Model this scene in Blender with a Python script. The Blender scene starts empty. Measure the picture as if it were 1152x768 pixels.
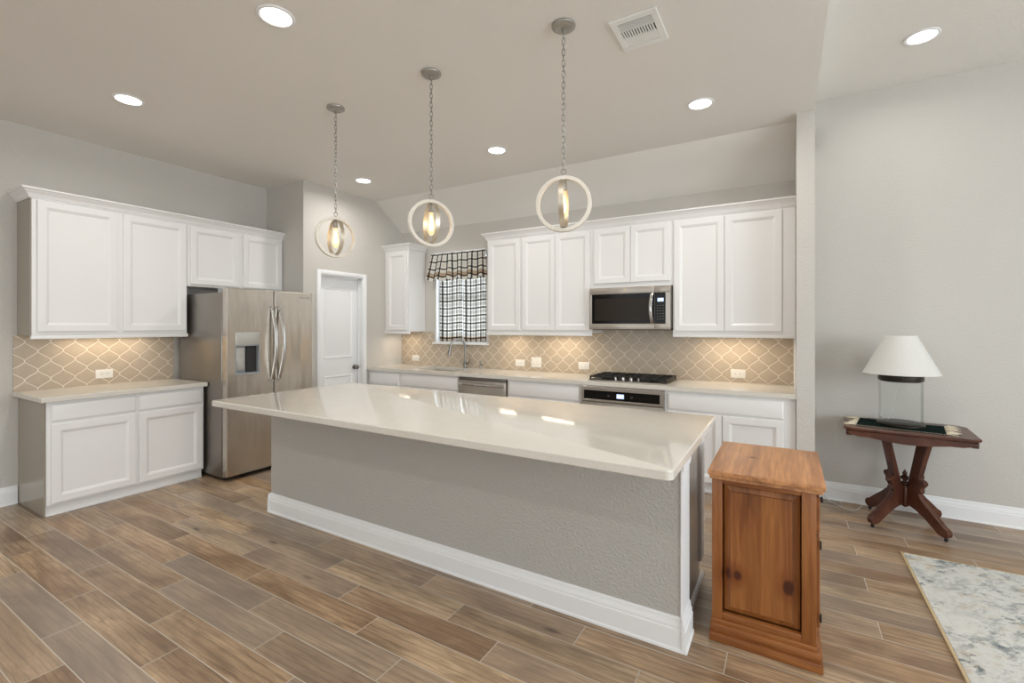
import bpy, bmesh, math, random
from mathutils import Vector, Matrix
random.seed(7)
R = math.radians
PI = math.pi
scene = bpy.context.scene
COL = scene.collection

# ------------------------------------------------------------------ camera, world, exposure, large lights
cam_d = bpy.data.cameras.new('camera')
cam_d.sensor_fit = 'HORIZONTAL'
cam_d.sensor_width = 36.0
cam_d.lens = 522.753 / 1152 * 36.0
cam_d.shift_x = 0.0
cam_d.shift_y = -(384 - 366.681) / 1152
cam_d.clip_start = 0.05
cam = bpy.data.objects.new('camera', cam_d)
COL.objects.link(cam)
cam.location = (0, 0, 1.449)
cam.rotation_euler = (R(90), 0, R(30.59))
scene.camera = cam

world = bpy.data.worlds.new('sky')
scene.world = world
world.use_nodes = True
bg = world.node_tree.nodes['Background']
bg.inputs[0].default_value = (0.80, 0.90, 1.0, 1)
bg.inputs[1].default_value = 2.2

scene.view_settings.view_transform = 'Standard'
scene.view_settings.look = 'None'
scene.view_settings.exposure = -0.47
scene.view_settings.gamma = 1.0
scene.view_settings.use_curve_mapping = False
scene.cycles.use_denoising = True
scene.cycles.max_bounces = 10
scene.cycles.diffuse_bounces = 6
scene.cycles.glossy_bounces = 5
scene.cycles.transparent_max_bounces = 16
scene.cycles.sample_clamp_indirect = 6.0


def area(name, loc, rot, sx, sy, power, color=(1, 1, 1), spread=180, shape='RECTANGLE'):
    d = bpy.data.lights.new(name, 'AREA')
    d.shape = shape
    d.size = sx
    if shape in ('RECTANGLE', 'ELLIPSE'):
        d.size_y = sy
    d.energy = power
    d.color = color
    d.spread = R(spread)
    o = bpy.data.objects.new(name, d)
    COL.objects.link(o)
    o.location = loc
    o.rotation_euler = rot
    return o


DAY = (0.855, 0.94, 1.0)
WARM = (1.0, 0.84, 0.64)
CANC = (1.0, 0.97, 0.92)
# the living room's big windows, in the walls behind and to the right of the camera
area('rear_window_light', (-2.9, -4.40, 1.75), (R(90), 0, 0), 3.2, 1.9, 62, DAY)
area('rear_patio_light', (2.2, -4.40, 1.55), (R(90), 0, 0), 3.2, 2.4, 78, DAY)
area('side_window_light', (4.90, 0.6, 1.65), (R(90), 0, R(90)), 4.4, 2.0, 295, DAY)
# daylight outside the sink window
area('sink_window_light', (-3.685, 5.30, 1.95), (R(-90), 0, 0), 1.2, 1.5, 48, (0.86, 0.95, 1.0))
# ceiling cans of the rooms behind the camera
for cx, cy, cz in ((-4.15, -0.7, 3.10), (-2.355, -0.7, 3.10), (-0.555, -0.7, 3.10), (-0.555, 1.5, 3.10), (-2.355, -2.9, 3.10), (2.6, 1.0, 3.34), (2.6, -2.0, 3.34)):
    area('ceiling_can_light', (cx, cy, cz - 0.004), (0, 0, 0), 0.15, 0.15, 10, CANC, 160, 'DISK')

# ------------------------------------------------------------------ mesh helpers


class MB:
    """collects shapes into one bmesh; shapes go through the matrix M"""

    def __init__(self, M=None):
        self.bm = bmesh.new()
        self.M = M or Matrix.Identity(4)
        self.uv = None

    def _x(self, vs):
        for v in vs:
            v.co = self.M @ v.co

    def box(self, x0, x1, y0, y1, z0, z1, bev=0.0, seg=2):
        mm = Matrix.Translation(((x0 + x1) / 2, (y0 + y1) / 2, (z0 + z1) / 2)) @ Matrix.Diagonal((x1 - x0, y1 - y0, z1 - z0, 1))
        r = bmesh.ops.create_cube(self.bm, size=1.0, matrix=self.M @ mm)
        if bev > 0:
            es = list({e for v in r['verts'] for e in v.link_edges})
            bmesh.ops.bevel(self.bm, geom=es, offset=bev, segments=seg, affect='EDGES', profile=0.5)
        return self

    def poly(self, pts, faces):
        vs = [self.bm.verts.new(self.M @ Vector(p)) for p in pts]
        for f in faces:
            try:
                self.bm.faces.new([vs[i] for i in f])
            except ValueError:
                pass
        return vs

    def prism(self, poly, h0, h1, bev=0.0):
        """2-D polygon (x, y) extruded along local z from h0 to h1"""
        n = len(poly)
        pts = [(p[0], p[1], h0) for p in poly] + [(p[0], p[1], h1) for p in poly]
        fs = [list(range(n))[::-1], list(range(n, 2 * n))]
        fs += [[i, (i + 1) % n, n + (i + 1) % n, n + i] for i in range(n)]
        vs = self.poly(pts, fs)
        if bev > 0:
            es = list({e for v in vs for e in v.link_edges})
            bmesh.ops.bevel(self.bm, geom=es, offset=bev, segments=1, affect='EDGES')
        return self

    def lathe(self, prof, seg=32, c=(0, 0, 0), closed=False):
        """profile [(r, z)...] turned about local z"""
        n = len(prof)
        pts = []
        for i in range(seg):
            a = 2 * PI * i / seg
            for r, z in prof:
                pts.append((c[0] + r * math.cos(a), c[1] + r * math.sin(a), c[2] + z))
        fs = []
        for i in range(seg):
            j = (i + 1) % seg
            for k in range(n if closed else n - 1):
                l = (k + 1) % n
                fs.append([i * n + k, j * n + k, j * n + l, i * n + l])
        vs = self.poly(pts, fs)
        bmesh.ops.remove_doubles(self.bm, verts=vs, dist=1e-6)
        return self

    def tube(self, pts, rad, seg=8, closed=False, flat=1.0):
        pts = [Vector(p) for p in pts]
        n = len(pts)
        rads = rad if isinstance(rad, (list, tuple)) else [rad] * n
        out = []
        prev = None
        for i, p in enumerate(pts):
            if closed:
                t = pts[(i + 1) % n] - pts[i - 1]
            else:
                t = pts[min(i + 1, n - 1)] - pts[max(i - 1, 0)]
            t.normalize()
            if prev is None:
                up = Vector((0, 0, 1)) if abs(t.z) < 0.9 else Vector((1, 0, 0))
                a = t.cross(up).normalized()
            else:
                a = (prev - t * prev.dot(t)).normalized()
            prev = a
            b = t.cross(a)
            for k in range(seg):
                th = 2 * PI * k / seg
                out.append(p + a * (rads[i] * math.cos(th)) + b * (rads[i] * flat * math.sin(th)))
        fs = []
        for i in range(n if closed else n - 1):
            j = (i + 1) % n
            for k in range(seg):
                l = (k + 1) % seg
                fs.append([i * seg + k, j * seg + k, j * seg + l, i * seg + l])
        if not closed:
            fs.append(list(range(seg)))
            fs.append([(n - 1) * seg + k for k in range(seg)][::-1])
        self.poly(out, fs)
        return self

    def loops(self, u0, u1, v0, v1, steps, back=True):
        """nested rectangular loops: steps [(inset, height)...]; the last one is filled"""
        pts, fs = [], []
        for ins, h in steps:
            a, b, c, d = u0 + ins, u1 - ins, v0 + ins, v1 - ins
            pts += [(a, c, h), (b, c, h), (b, d, h), (a, d, h)]
        for i in range(len(steps) - 1):
            for k in range(4):
                l = (k + 1) % 4
                fs.append([i * 4 + k, i * 4 + l, i * 4 + 4 + l, i * 4 + 4 + k])
        m = (len(steps) - 1) * 4
        fs.append([m, m + 1, m + 2, m + 3])
        if back:
            fs.append([3, 2, 1, 0])
        self.poly(pts, fs)
        return self

    def grid(self, fn, nu, nv, uvfn=None):
        vs = [[self.bm.verts.new(self.M @ Vector(fn(i / nu, j / nv))) for i in range(nu + 1)] for j in range(nv + 1)]
        lay = self.bm.loops.layers.uv.verify() if uvfn else None
        for j in range(nv):
            for i in range(nu):
                f = self.bm.faces.new([vs[j][i], vs[j][i + 1], vs[j + 1][i + 1], vs[j + 1][i]])
                if lay:
                    for lp, (a, b) in zip(f.loops, ((i, j), (i + 1, j), (i + 1, j + 1), (i, j + 1))):
                        lp[lay].uv = uvfn(a / nu, b / nv)
        return self


def root_loc(p):
    loc = Vector((0, 0, 0))
    while p is not None:
        loc += Vector(p.location)
        p = p.parent
    return loc


def build(name, mb, material, parent=None, smooth=26, local=False, recalc=True):
    if recalc:
        bmesh.ops.recalc_face_normals(mb.bm, faces=mb.bm.faces[:])
    if parent is not None and not local:
        off = root_loc(parent)
        for v in mb.bm.verts:
            v.co -= off
    me = bpy.data.meshes.new(name)
    mb.bm.to_mesh(me)
    mb.bm.free()
    for p in me.polygons:
        p.use_smooth = True
    me.set_sharp_from_angle(angle=R(smooth))
    me.materials.append(material)
    o = bpy.data.objects.new(name, me)
    COL.objects.link(o)
    if parent is not None:
        o.parent = parent
    return o


def tag(o, label=None, cat=None, group=None, kind=None):
    if label:
        o['label'] = label
    if cat:
        o['category'] = cat
    if group:
        o['group'] = group
    if kind:
        o['kind'] = kind
    return o


def thing(name, label, cat, loc=(0, 0, 0), group=None, rz=0.0):
    o = bpy.data.objects.new(name, None)
    o.empty_display_size = 0.1
    COL.objects.link(o)
    o.location = loc
    o.rotation_euler = (0, 0, rz)
    return tag(o, label, cat, group)


def struct(name, mb, material, label=None, parent=None, smooth=26):
    o = build(name, mb, material, parent, smooth)
    if parent is None:
        tag(o, label, None, None, 'structure')
    return o


def copy_tree(root, loc, label=None, rz=None):
    r = root.copy()
    COL.objects.link(r)
    r.location = loc
    if rz is not None:
        r.rotation_euler = (0, 0, rz)
    if label:
        r['label'] = label
    for ch in list(root.children):
        c = ch.copy()
        COL.objects.link(c)
        c.parent = r
        for g in list(ch.children):
            d = g.copy()
            COL.objects.link(d)
            d.parent = c
    return r


def frame(o, rt, nrm):
    """local (u right, v up, n out) -> world"""
    rt, nrm = Vector(rt), Vector(nrm)
    z = Vector((0, 0, 1))
    m = Matrix((rt, z, nrm)).transposed().to_4x4()
    m.translation = Vector(o)
    return m


# ------------------------------------------------------------------ materials
def srgb(r, g, b):
    def f(c):
        c /= 255.0
        return c / 12.92 if c <= 0.04045 else ((c + 0.055) / 1.055) ** 2.4
    return (f(r), f(g), f(b), 1)


class NT:
    def __init__(self, name, rough=0.5, color=(0.8, 0.8, 0.8, 1), metal=0.0, spec=0.5):
        self.m = bpy.data.materials.new(name)
        self.m.use_nodes = True
        self.t = self.m.node_tree
        self.b = self.t.nodes['Principled BSDF']
        self.out = self.t.nodes['Material Output']
        self.b.inputs['Base Color'].default_value = color
        self.b.inputs['Roughness'].default_value = rough
        self.b.inputs['Metallic'].default_value = metal
        self.b.inputs['Specular IOR Level'].default_value = spec

    def n(self, typ, props=None, **ins):
        nd = self.t.nodes.new(typ)
        for k, v in (props or {}).items():
            setattr(nd, k, v)
        for k, v in ins.items():
            key = int(k[1:]) if k[0] == 'i' and k[1:].isdigit() else k.replace('_', ' ')
            self.put(nd.inputs[key], v)
        return nd

    def put(self, sock, v):
        if isinstance(v, bpy.types.NodeSocket):
            self.t.links.new(v, sock)
        else:
            sock.default_value = v

    def math(self, op, a, b=0.0, c=0.0):
        return self.n('ShaderNodeMath', {'operation': op}, i0=a, i1=b, i2=c).outputs[0]

    def coord(self, kind='Object'):
        return self.n('ShaderNodeTexCoord').outputs[kind]

    def pos(self):
        return self.n('ShaderNodeNewGeometry').outputs['Position']

    def sep(self, v):
        s = self.n('ShaderNodeSeparateXYZ', i0=v)
        return s.outputs[0], s.outputs[1], s.outputs[2]

    def comb(self, x=0.0, y=0.0, z=0.0):
        return self.n('ShaderNodeCombineXYZ', i0=x, i1=y, i2=z).outputs[0]

    def noise(self, vec, scale=5.0, detail=2.0, rough=0.5, dist=0.0):
        return self.n('ShaderNodeTexNoise', None, Vector=vec, Scale=scale, Detail=detail, Roughness=rough, Distortion=dist).outputs[0]

    def ramp(self, fac, stops, interp='LINEAR'):
        r = self.n('ShaderNodeValToRGB', None, Fac=fac)
        cr = r.color_ramp
        cr.interpolation = interp
        while len(cr.elements) < len(stops):
            cr.elements.new(0.5)
        for e, (p, c) in zip(cr.elements, stops):
            e.position = p
            e.color = c if isinstance(c, tuple) else (c, c, c, 1)
        return r.outputs[0]

    def mix(self, fac, a, b, mode='MIX'):
        nd = self.n('ShaderNodeMix', {'data_type': 'RGBA', 'blend_type': mode})
        self.put(nd.inputs[0], fac)
        self.put(nd.inputs[6], a)
        self.put(nd.inputs[7], b)
        return nd.outputs[2]

    def smooth(self, x, lo, hi, a=0.0, b=1.0):
        nd = self.n('ShaderNodeMapRange', {'interpolation_type': 'SMOOTHSTEP'})
        for i, v in enumerate((x, lo, hi, a, b)):
            self.put(nd.inputs[i], v)
        return nd.outputs[0]

    def scale(self, v, s):
        return self.n('ShaderNodeMapping', None, Vector=v, Scale=s).outputs[0]

    def bump(self, h, strength=0.2, dist=0.01):
        self.put(self.b.inputs['Normal'], self.n('ShaderNodeBump', None, Height=h, Strength=strength, Distance=dist).outputs[0])

    def color(self, c):
        self.put(self.b.inputs['Base Color'], c)

    def rough(self, c):
        self.put(self.b.inputs['Roughness'], c)

    def emit(self, c, s):
        self.b.inputs['Emission Color'].default_value = c
        self.b.inputs['Emission Strength'].default_value = s


def plain(name, c, rough=0.5, metal=0.0, spec=0.5, var=0.03, vscale=9.0):
    """a plain surface with a little procedural unevenness"""
    t = NT(name, rough, c, metal, spec)
    nz = t.noise(t.coord(), vscale, 3)
    d = tuple(x * (1 - var) for x in c[:3]) + (1,)
    l = tuple(min(1, x * (1 + var)) for x in c[:3]) + (1,)
    t.color(t.mix(nz, d, l))
    return t.m


def wall_paint(name, c, strength=0.25):
    t = NT(name, 0.75, c, 0, 0.3)
    p = t.pos()
    nz = t.noise(p, 70, 4, 0.6)
    t.bump(t.ramp(nz, [(0.38, 0.0), (0.62, 1.0)]), strength, 0.004)
    big = t.noise(p, 1.1, 2)
    t.color(t.mix(big, tuple(x * 0.985 for x in c[:3]) + (1,), tuple(x * 1.015 for x in c[:3]) + (1,)))
    return t.m


M = {}
M['wall'] = wall_paint('greige_wall_paint', srgb(199, 195, 189))
M['ceiling'] = wall_paint('ceiling_paint', srgb(230, 227, 222), 0.2)
M['knee'] = wall_paint('textured_island_paint', srgb(186, 183, 178), 0.6)
M['trim'] = plain('white_trim_paint', srgb(236, 237, 238), 0.35, 0, 0.5, 0.01)
M['cab'] = plain('white_cabinet_paint', srgb(232, 231, 230), 0.32, 0, 0.5, 0.012, 4)
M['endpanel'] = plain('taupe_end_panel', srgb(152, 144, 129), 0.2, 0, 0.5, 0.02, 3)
M['islandpanel'] = plain('lightened_taupe_end_panel', srgb(196, 188, 176), 0.22, 0, 0.5, 0.02, 3)  # end-panel taupe with its colour lightened to offset the pine cabinet's shade
M['dark'] = plain('dark_parts_and_shade', srgb(40, 38, 36), 0.6)  # for dark parts, and for shade painted into duct and dispenser
M['black'] = plain('black_enamel', srgb(22, 21, 21), 0.3, 0, 0.5, 0.05)
M['iron'] = plain('cast_iron', srgb(28, 27, 26), 0.55, 0, 0.4, 0.1, 60)
M['glassblk'] = plain('black_glass', srgb(20, 18, 17), 0.1, 0, 0.14, 0.02)
M['chrome'] = plain('polished_steel', (0.56, 0.55, 0.535, 1), 0.17, 1.0, 0.5, 0.02)
M['nickel'] = plain('brushed_nickel', (0.25, 0.24, 0.225, 1), 0.28, 1.0, 0.5, 0.03)
M['plate'] = plain('outlet_plastic', srgb(235, 232, 226), 0.4, 0, 0.5, 0.01)
M['slot'] = plain('outlet_slots', srgb(120, 116, 110), 0.5)
M['greyplastic'] = plain('grey_plastic', srgb(150, 154, 158), 0.35, 0, 0.5, 0.03)
M['palegrey'] = plain('pale_grey_panel', srgb(186, 184, 178), 0.3, 0.3, 0.5, 0.02)
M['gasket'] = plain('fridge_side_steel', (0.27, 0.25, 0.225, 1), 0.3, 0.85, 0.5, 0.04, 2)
M['vent'] = plain('white_vent_metal', srgb(232, 232, 230), 0.4, 0, 0.5, 0.01)


def steel(name, c, vertical=True, rough=0.24):
    t = NT(name, rough, c, 1.0)
    p = t.pos()
    s = (1.2, 1.2, 260) if not vertical else (240, 240, 0.7)
    st = t.noise(t.scale(p, s), 1.0, 3, 0.6)
    t.rough(t.ramp(st, [(0.3, rough * 0.92), (0.7, rough * 1.1)]))
    wv = t.noise(t.scale(p, (5.0, 5.0, 1.1)), 1.0, 2, 0.5)
    t.bump(wv, 0.5, 0.03)
    t.color(t.mix(st, tuple(x * 0.985 for x in c[:3]) + (1,), c))
    return t.m


M['steel'] = steel('stainless_steel', (0.56, 0.515, 0.455, 1))
M['steel_h'] = steel('stainless_steel_brushed_across', (0.47, 0.43, 0.385, 1), False, 0.34)


def floor_mat():
    t = NT('wood_look_plank_tile', 0.34)
    x, y, z = t.sep(t.pos())
    v = t.math('DIVIDE', t.math('SUBTRACT', y, 2.723 - 0.1525 * 60), 0.1525)
    k = t.math('FLOOR', v)
    fv = t.math('FRACT', v)
    u = t.math('ADD', t.math('DIVIDE', t.math('SUBTRACT', x, 0.383 - 0.9144 * 20), 0.9144), t.math('DIVIDE', k, 3.0))
    i = t.math('FLOOR', u)
    fu = t.math('FRACT', u)
    wn = t.n('ShaderNodeTexWhiteNoise', {'noise_dimensions': '2D'}, Vector=t.comb(i, k)).outputs
    rnd = wn[0]
    wn2 = t.n('ShaderNodeTexWhiteNoise', {'noise_dimensions': '2D'}, Vector=t.comb(t.math('ADD', i, 31.7), t.math('ADD', k, 5.3))).outputs[0]
    # grain space, shifted for each plank
    gx = t.math('ADD', x, t.math('MULTIPLY', rnd, 37.0))
    gy = t.math('ADD', y, t.math('MULTIPLY', wn2, 19.0))
    g = t.comb(gx, gy, t.math('MULTIPLY', rnd, 9.0))
    broad = t.noise(t.scale(g, (1.7, 6.0, 1)), 1.0, 3, 0.55, 0.6)
    grain = t.noise(t.scale(g, (4.0, 62, 1)), 1.0, 7, 0.72, 0.9)
    rings = t.n('ShaderNodeTexWave', {'wave_type': 'BANDS', 'bands_direction': 'Y'}, Vector=t.scale(g, (1.3, 9, 1)), Scale=1.1, Distortion=5.0, Detail=3.0, Detail_Scale=1.2).outputs[1]
    knot = t.n('ShaderNodeTexVoronoi', {'feature': 'F1'}, Vector=t.scale(g, (1.15, 4.2, 1)), Scale=1.0).outputs['Distance']
    base = t.ramp(rnd, [(0.0, srgb(132, 106, 84)), (0.2, srgb(186, 147, 108)), (0.4, srgb(160, 130, 101)), (0.58, srgb(206, 179, 146)), (0.78, srgb(146, 122, 100)), (1.0, srgb(188, 147, 102))])
    c = t.mix(t.ramp(broad, [(0.36, 0.0), (0.66, 1.0)]), t.mix(0.55, base, srgb(106, 85, 67)), t.mix(0.42, base, srgb(214, 188, 154)))
    c = t.mix(t.ramp(grain, [(0.38, 0.5), (0.56, 0.0)]), c, srgb(96, 76, 58))
    c = t.mix(t.math('MULTIPLY', t.ramp(rings, [(0.0, 1.0), (0.22, 0.0)]), 0.34), c, srgb(88, 70, 54))
    c = t.mix(t.math('MULTIPLY', t.ramp(wn2, [(0.40, 0.0), (1.0, 1.0)]), 0.48), c, srgb(146, 139, 132))
    c = t.mix(t.ramp(knot, [(0.02, 0.8), (0.075, 0.0)]), c, srgb(66, 48, 36))
    ev = t.math('MINIMUM', fv, t.math('SUBTRACT', 1.0, fv))
    eu = t.math('MINIMUM', fu, t.math('SUBTRACT', 1.0, fu))
    d = t.math('MINIMUM', t.math('MULTIPLY', ev, 0.1525), t.math('MULTIPLY', eu, 0.9144))
    gm = t.smooth(d, 0.0014, 0.0024, 1.0, 0.0)
    t.color(t.mix(gm, c, srgb(192, 184, 172)))
    t.rough(t.math('ADD', t.math('MULTIPLY', grain, 0.16), 0.24))
    t.bump(t.math('SUBTRACT', t.math('MULTIPLY', grain, 0.25), gm), 0.25, 0.0015)
    return t.m


M['floor'] = floor_mat()


def lantern_mat(name, axis, off, z0):
    """arabesque tiles: wavy grout lines that touch their neighbours"""
    W, H = 0.1592, 0.159
    t = NT(name, 0.12, (1, 1, 1, 1), 0, 0.5)
    x, y, z = t.sep(t.pos())
    a = x if axis == 'x' else y
    tt = t.math('DIVIDE', t.math('SUBTRACT', a, off - 40 * W), W / 2)
    ph = t.math('MULTIPLY', t.math('SUBTRACT', z, z0), 2 * PI / H)
    c1 = t.math('COSINE', ph)
    tri = t.math('SUBTRACT', 1.0, t.math('MULTIPLY', t.math('ARCCOSINE', c1), 2 / PI))
    c2 = t.math('SMOOTH_MAX', t.math('SMOOTH_MIN', t.math('MULTIPLY', tri, 1.25), 1.0, 0.4), -1.0, 0.4)
    c0 = t.math('ADD', t.math('MULTIPLY', c1, 0.55), t.math('MULTIPLY', c2, 0.45))
    c = t.math('MULTIPLY', c0, 0.5)
    de = t.math('ABSOLUTE', t.math('SUBTRACT', t.math('MODULO', t.math('ADD', t.math('SUBTRACT', tt, c), 1.0), 2.0), 1.0))
    do = t.math('ABSOLUTE', t.math('SUBTRACT', t.math('MODULO', t.math('ADD', tt, c), 2.0), 1.0))
    d = t.math('MULTIPLY', t.math('MINIMUM', de, do), W / 2)
    sl = t.math('MULTIPLY', t.math('SINE', ph), (W / 4) * 2 * PI / H)
    d = t.math('DIVIDE', d, t.math('SQRT', t.math('ADD', 1.0, t.math('MULTIPLY', sl, sl))))
    gm = t.smooth(d, 0.0015, 0.0027, 1.0, 0.0)
    nz = t.noise(t.pos(), 14, 3)
    tile = t.mix(nz, srgb(178, 163, 143), srgb(190, 175, 156))
    t.color(t.mix(gm, tile, srgb(232, 224, 210)))
    t.rough(t.mix(gm, (0.22, 0.22, 0.22, 1), (0.7, 0.7, 0.7, 1)))
    pill = t.smooth(d, 0.002, 0.010, 0.0, 1.0)
    t.bump(t.math('ADD', pill, t.math('MULTIPLY', t.noise(t.pos(), 22, 2), 0.2)), 0.25, 0.003)
    return t.m


M['tile_back'] = lantern_mat('lantern_tile_back', 'x', -0.1043, 1.146)
M['tile_left'] = lantern_mat('lantern_tile_left', 'y', 1.2162, 1.159)


def quartz():
    t = NT('cream_quartz', 0.09, (1, 1, 1, 1), 0, 0.34)
    p = t.pos()
    base = t.mix(t.noise(p, 3.0, 3), srgb(210, 205, 195), srgb(219, 215, 207))
    spk = t.noise(p, 140, 3, 0.7)
    c = t.mix(t.ramp(spk, [(0.30, 0.40), (0.41, 0.0)]), base, srgb(150, 140, 124))
    v = t.noise(t.scale(p, (2.2, 7, 5)), 1.0, 6, 0.62, 1.6)
    c = t.mix(t.ramp(v, [(0.488, 0.0), (0.50, 0.12), (0.512, 0.0)]), c, srgb(150, 138, 120))
    t.color(c)
    t.rough(t.ramp(t.noise(p, 30, 2), [(0.3, 0.055), (0.7, 0.085)]))
    return t.m


M['quartz'] = quartz()


def pine(name, axis, knots=(), lift=0):
    """honey pine; grain runs along the axis; knots are (x, y, z, radius) in world space"""
    t = NT(name, 0.38, (1, 1, 1, 1), 0, 0.5)
    p = t.pos()

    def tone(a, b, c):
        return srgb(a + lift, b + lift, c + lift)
    s = {'z': (16, 16, 0.9), 'x': (0.9, 16, 16), 'y': (16, 0.9, 16)}[axis]
    g = t.scale(p, s)
    n1 = t.noise(g, 1.0, 5, 0.6, 0.8)
    fine = t.noise(t.scale(p, tuple(5 * q for q in s)), 1.0, 4, 0.7)
    c = t.ramp(n1, [(0.28, tone(98, 54, 24)), (0.46, tone(140, 86, 43)), (0.60, tone(160, 104, 55)), (0.78, tone(126, 73, 35))])
    c = t.mix(t.ramp(fine, [(0.42, 0.32), (0.6, 0.0)]), c, srgb(110, 58, 24))
    for (kx, ky, kz, kr, sq) in knots:
        dv = t.n('ShaderNodeVectorMath', {'operation': 'SUBTRACT'}, i0=p, i1=(kx, ky, kz)).outputs[0]
        dv = t.scale(dv, (1 / kr, 1 / kr, sq / kr))
        ln = t.n('ShaderNodeVectorMath', {'operation': 'LENGTH'}, i0=dv).outputs['Value']
        ln = t.math('ADD', ln, t.math('MULTIPLY', t.math('SUBTRACT', n1, 0.5), 0.7))
        c = t.mix(t.smooth(ln, 1.0, 2.4, 0.5, 0.0), c, srgb(112, 56, 22))
        c = t.mix(t.smooth(ln, 0.5, 1.0, 0.92, 0.0), c, srgb(62, 24, 10))
    t.color(c)
    t.rough(t.math('ADD', 0.30, t.math('MULTIPLY', fine, 0.15)))
    t.bump(fine, 0.15, 0.002)
    return t.m


def mahogany():
    t = NT('red_brown_mahogany', 0.30, (1, 1, 1, 1), 0, 0.5)
    p = t.coord()
    n1 = t.noise(t.scale(p, (4, 4, 4)), 1.0, 4, 0.6, 0.8)
    fine = t.noise(t.scale(p, (14, 60, 60)), 1.0, 3, 0.6)
    c = t.ramp(n1, [(0.3, srgb(62, 33, 23)), (0.5, srgb(84, 47, 33)), (0.7, srgb(106, 64, 46))])
    t.color(t.mix(t.ramp(fine, [(0.4, 0.3), (0.6, 0)]), c, srgb(50, 24, 16)))
    return t.m


M['mahogany'] = mahogany()
M['mahogany_dark'] = plain('dark_mahogany_carving', srgb(66, 36, 25), 0.35, 0, 0.5, 0.15, 25)


def plaid(name, trans, gold_v, bw=0.011, bh=0.011, grey=0.45):
    """checked cotton: UV in metres (u across, v up from the hem)"""
    t = NT(name, 0.9, (1, 1, 1, 1), 0, 0.1)
    u, v, _ = t.sep(t.coord('UV'))
    P = 0.098

    def stripe(a, o, w):
        f = t.math('FRACT', t.math('DIVIDE', t.math('ADD', a, o), P))
        d = t.math('ABSOLUTE', t.math('SUBTRACT', f, 0.5))
        return t.smooth(d, w / P / 2 * 0.85, w / P / 2 * 1.15, 1.0, 0.0)
    tan = t.smooth(t.math('ABSOLUTE', t.math('SUBTRACT', v, gold_v)), 0.026, 0.03, 1.0, 0.0)
    base = t.mix(t.math('MULTIPLY', tan, 0.75), srgb(244, 240, 230), srgb(182, 140, 92))
    g1, g2 = stripe(u, 0.049, 0.044), stripe(v, 0.049, 0.040)
    c = t.mix(t.math('MULTIPLY', g1, grey), base, srgb(128, 126, 124))
    c = t.mix(t.math('MULTIPLY', g2, grey), c, srgb(120, 118, 116))
    b1, b2 = stripe(u, 0.0, bw), stripe(v, 0.0, bh)
    c = t.mix(t.math('MULTIPLY', b1, 0.9), c, srgb(20, 20, 24))
    c = t.mix(t.math('MULTIPLY', b2, 0.9), c, srgb(20, 20, 24))
    c = t.mix(t.math('MULTIPLY', t.noise(t.scale(t.coord('UV'), (900, 900, 1)), 1, 1), 0.15), c, srgb(90, 86, 80))
    t.color(c)
    tr = t.n('ShaderNodeBsdfTranslucent', None, Color=c)
    mx = t.n('ShaderNodeMixShader', None, Fac=trans)
    t.t.links.new(t.b.outputs[0], mx.inputs[1])
    t.t.links.new(tr.outputs[0], mx.inputs[2])
    t.t.links.new(mx.outputs[0], t.out.inputs[0])
    return t.m


def clear_glass(name, tint=(1, 1, 1, 1), rough=0.02, blend=0.32):
    t = NT(name)
    gl = t.n('ShaderNodeBsdfGlossy', None, Roughness=rough)
    tp = t.n('ShaderNodeBsdfTransparent', None, Color=tint)
    lw = t.n('ShaderNodeLayerWeight', None, Blend=blend)
    mx = t.n('ShaderNodeMixShader', None, Fac=t.math('MULTIPLY', lw.outputs['Fresnel'], 0.55))
    t.t.links.new(tp.outputs[0], mx.inputs[1])
    t.t.links.new(gl.outputs[0], mx.inputs[2])
    t.t.links.new(mx.outputs[0], t.out.inputs[0])
    return t.m


M['glass'] = clear_glass('window_glass')
M['lampglass'] = clear_glass('lamp_glass', (0.972, 0.985, 0.98, 1), 0.02, 0.12)


def bulb_mat():
    t = NT('glowing_bulb_glass')
    tp = t.n('ShaderNodeBsdfTransparent', None, Color=(1.0, 0.93, 0.80, 1))
    em = t.n('ShaderNodeEmission', None, Color=(1.0, 0.74, 0.42, 1), Strength=2.2)
    mx = t.n('ShaderNodeMixShader', None, Fac=0.5)
    t.t.links.new(tp.outputs[0], mx.inputs[1])
    t.t.links.new(em.outputs[0], mx.inputs[2])
    t.t.links.new(mx.outputs[0], t.out.inputs[0])
    return t.m


M['bulbglass'] = bulb_mat()
M['bronze'] = plain('dark_bronze', srgb(58, 54, 50), 0.35, 0.7, 0.5, 0.08)


def glow(name, c, s):
    t = NT(name, 0.5, c)
    t.emit(c, s)
    return t.m


M['can_glow'] = glow('can_lens', (1.0, 0.96, 0.90, 1), 9)
M['fil_glow'] = glow('filament', (1.0, 0.70, 0.36, 1), 22)
M['bar_glow'] = glow('light_bar_lens', (1.0, 0.86, 0.66, 1), 12)
M['screen'] = glow('lit_display', (0.55, 0.68, 1.0, 1), 0.9)
M['screenmark'] = glow('lit_display_marks', (0.85, 0.92, 1.0, 1), 1.3)


def shade_mat():
    t = NT('linen_lampshade', 0.9, srgb(238, 235, 228), 0, 0.1)
    nz = t.noise(t.scale(t.coord(), (160, 160, 160)), 1, 2)
    c = t.mix(nz, srgb(232, 231, 227), srgb(244, 243, 240))
    t.color(c)
    tr = t.n('ShaderNodeBsdfTranslucent', None, Color=c)
    mx = t.n('ShaderNodeMixShader', None, Fac=0.3)
    t.t.links.new(t.b.outputs[0], mx.inputs[1])
    t.t.links.new(tr.outputs[0], mx.inputs[2])
    t.t.links.new(mx.outputs[0], t.out.inputs[0])
    return t.m


M['shade'] = shade_mat()


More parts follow.
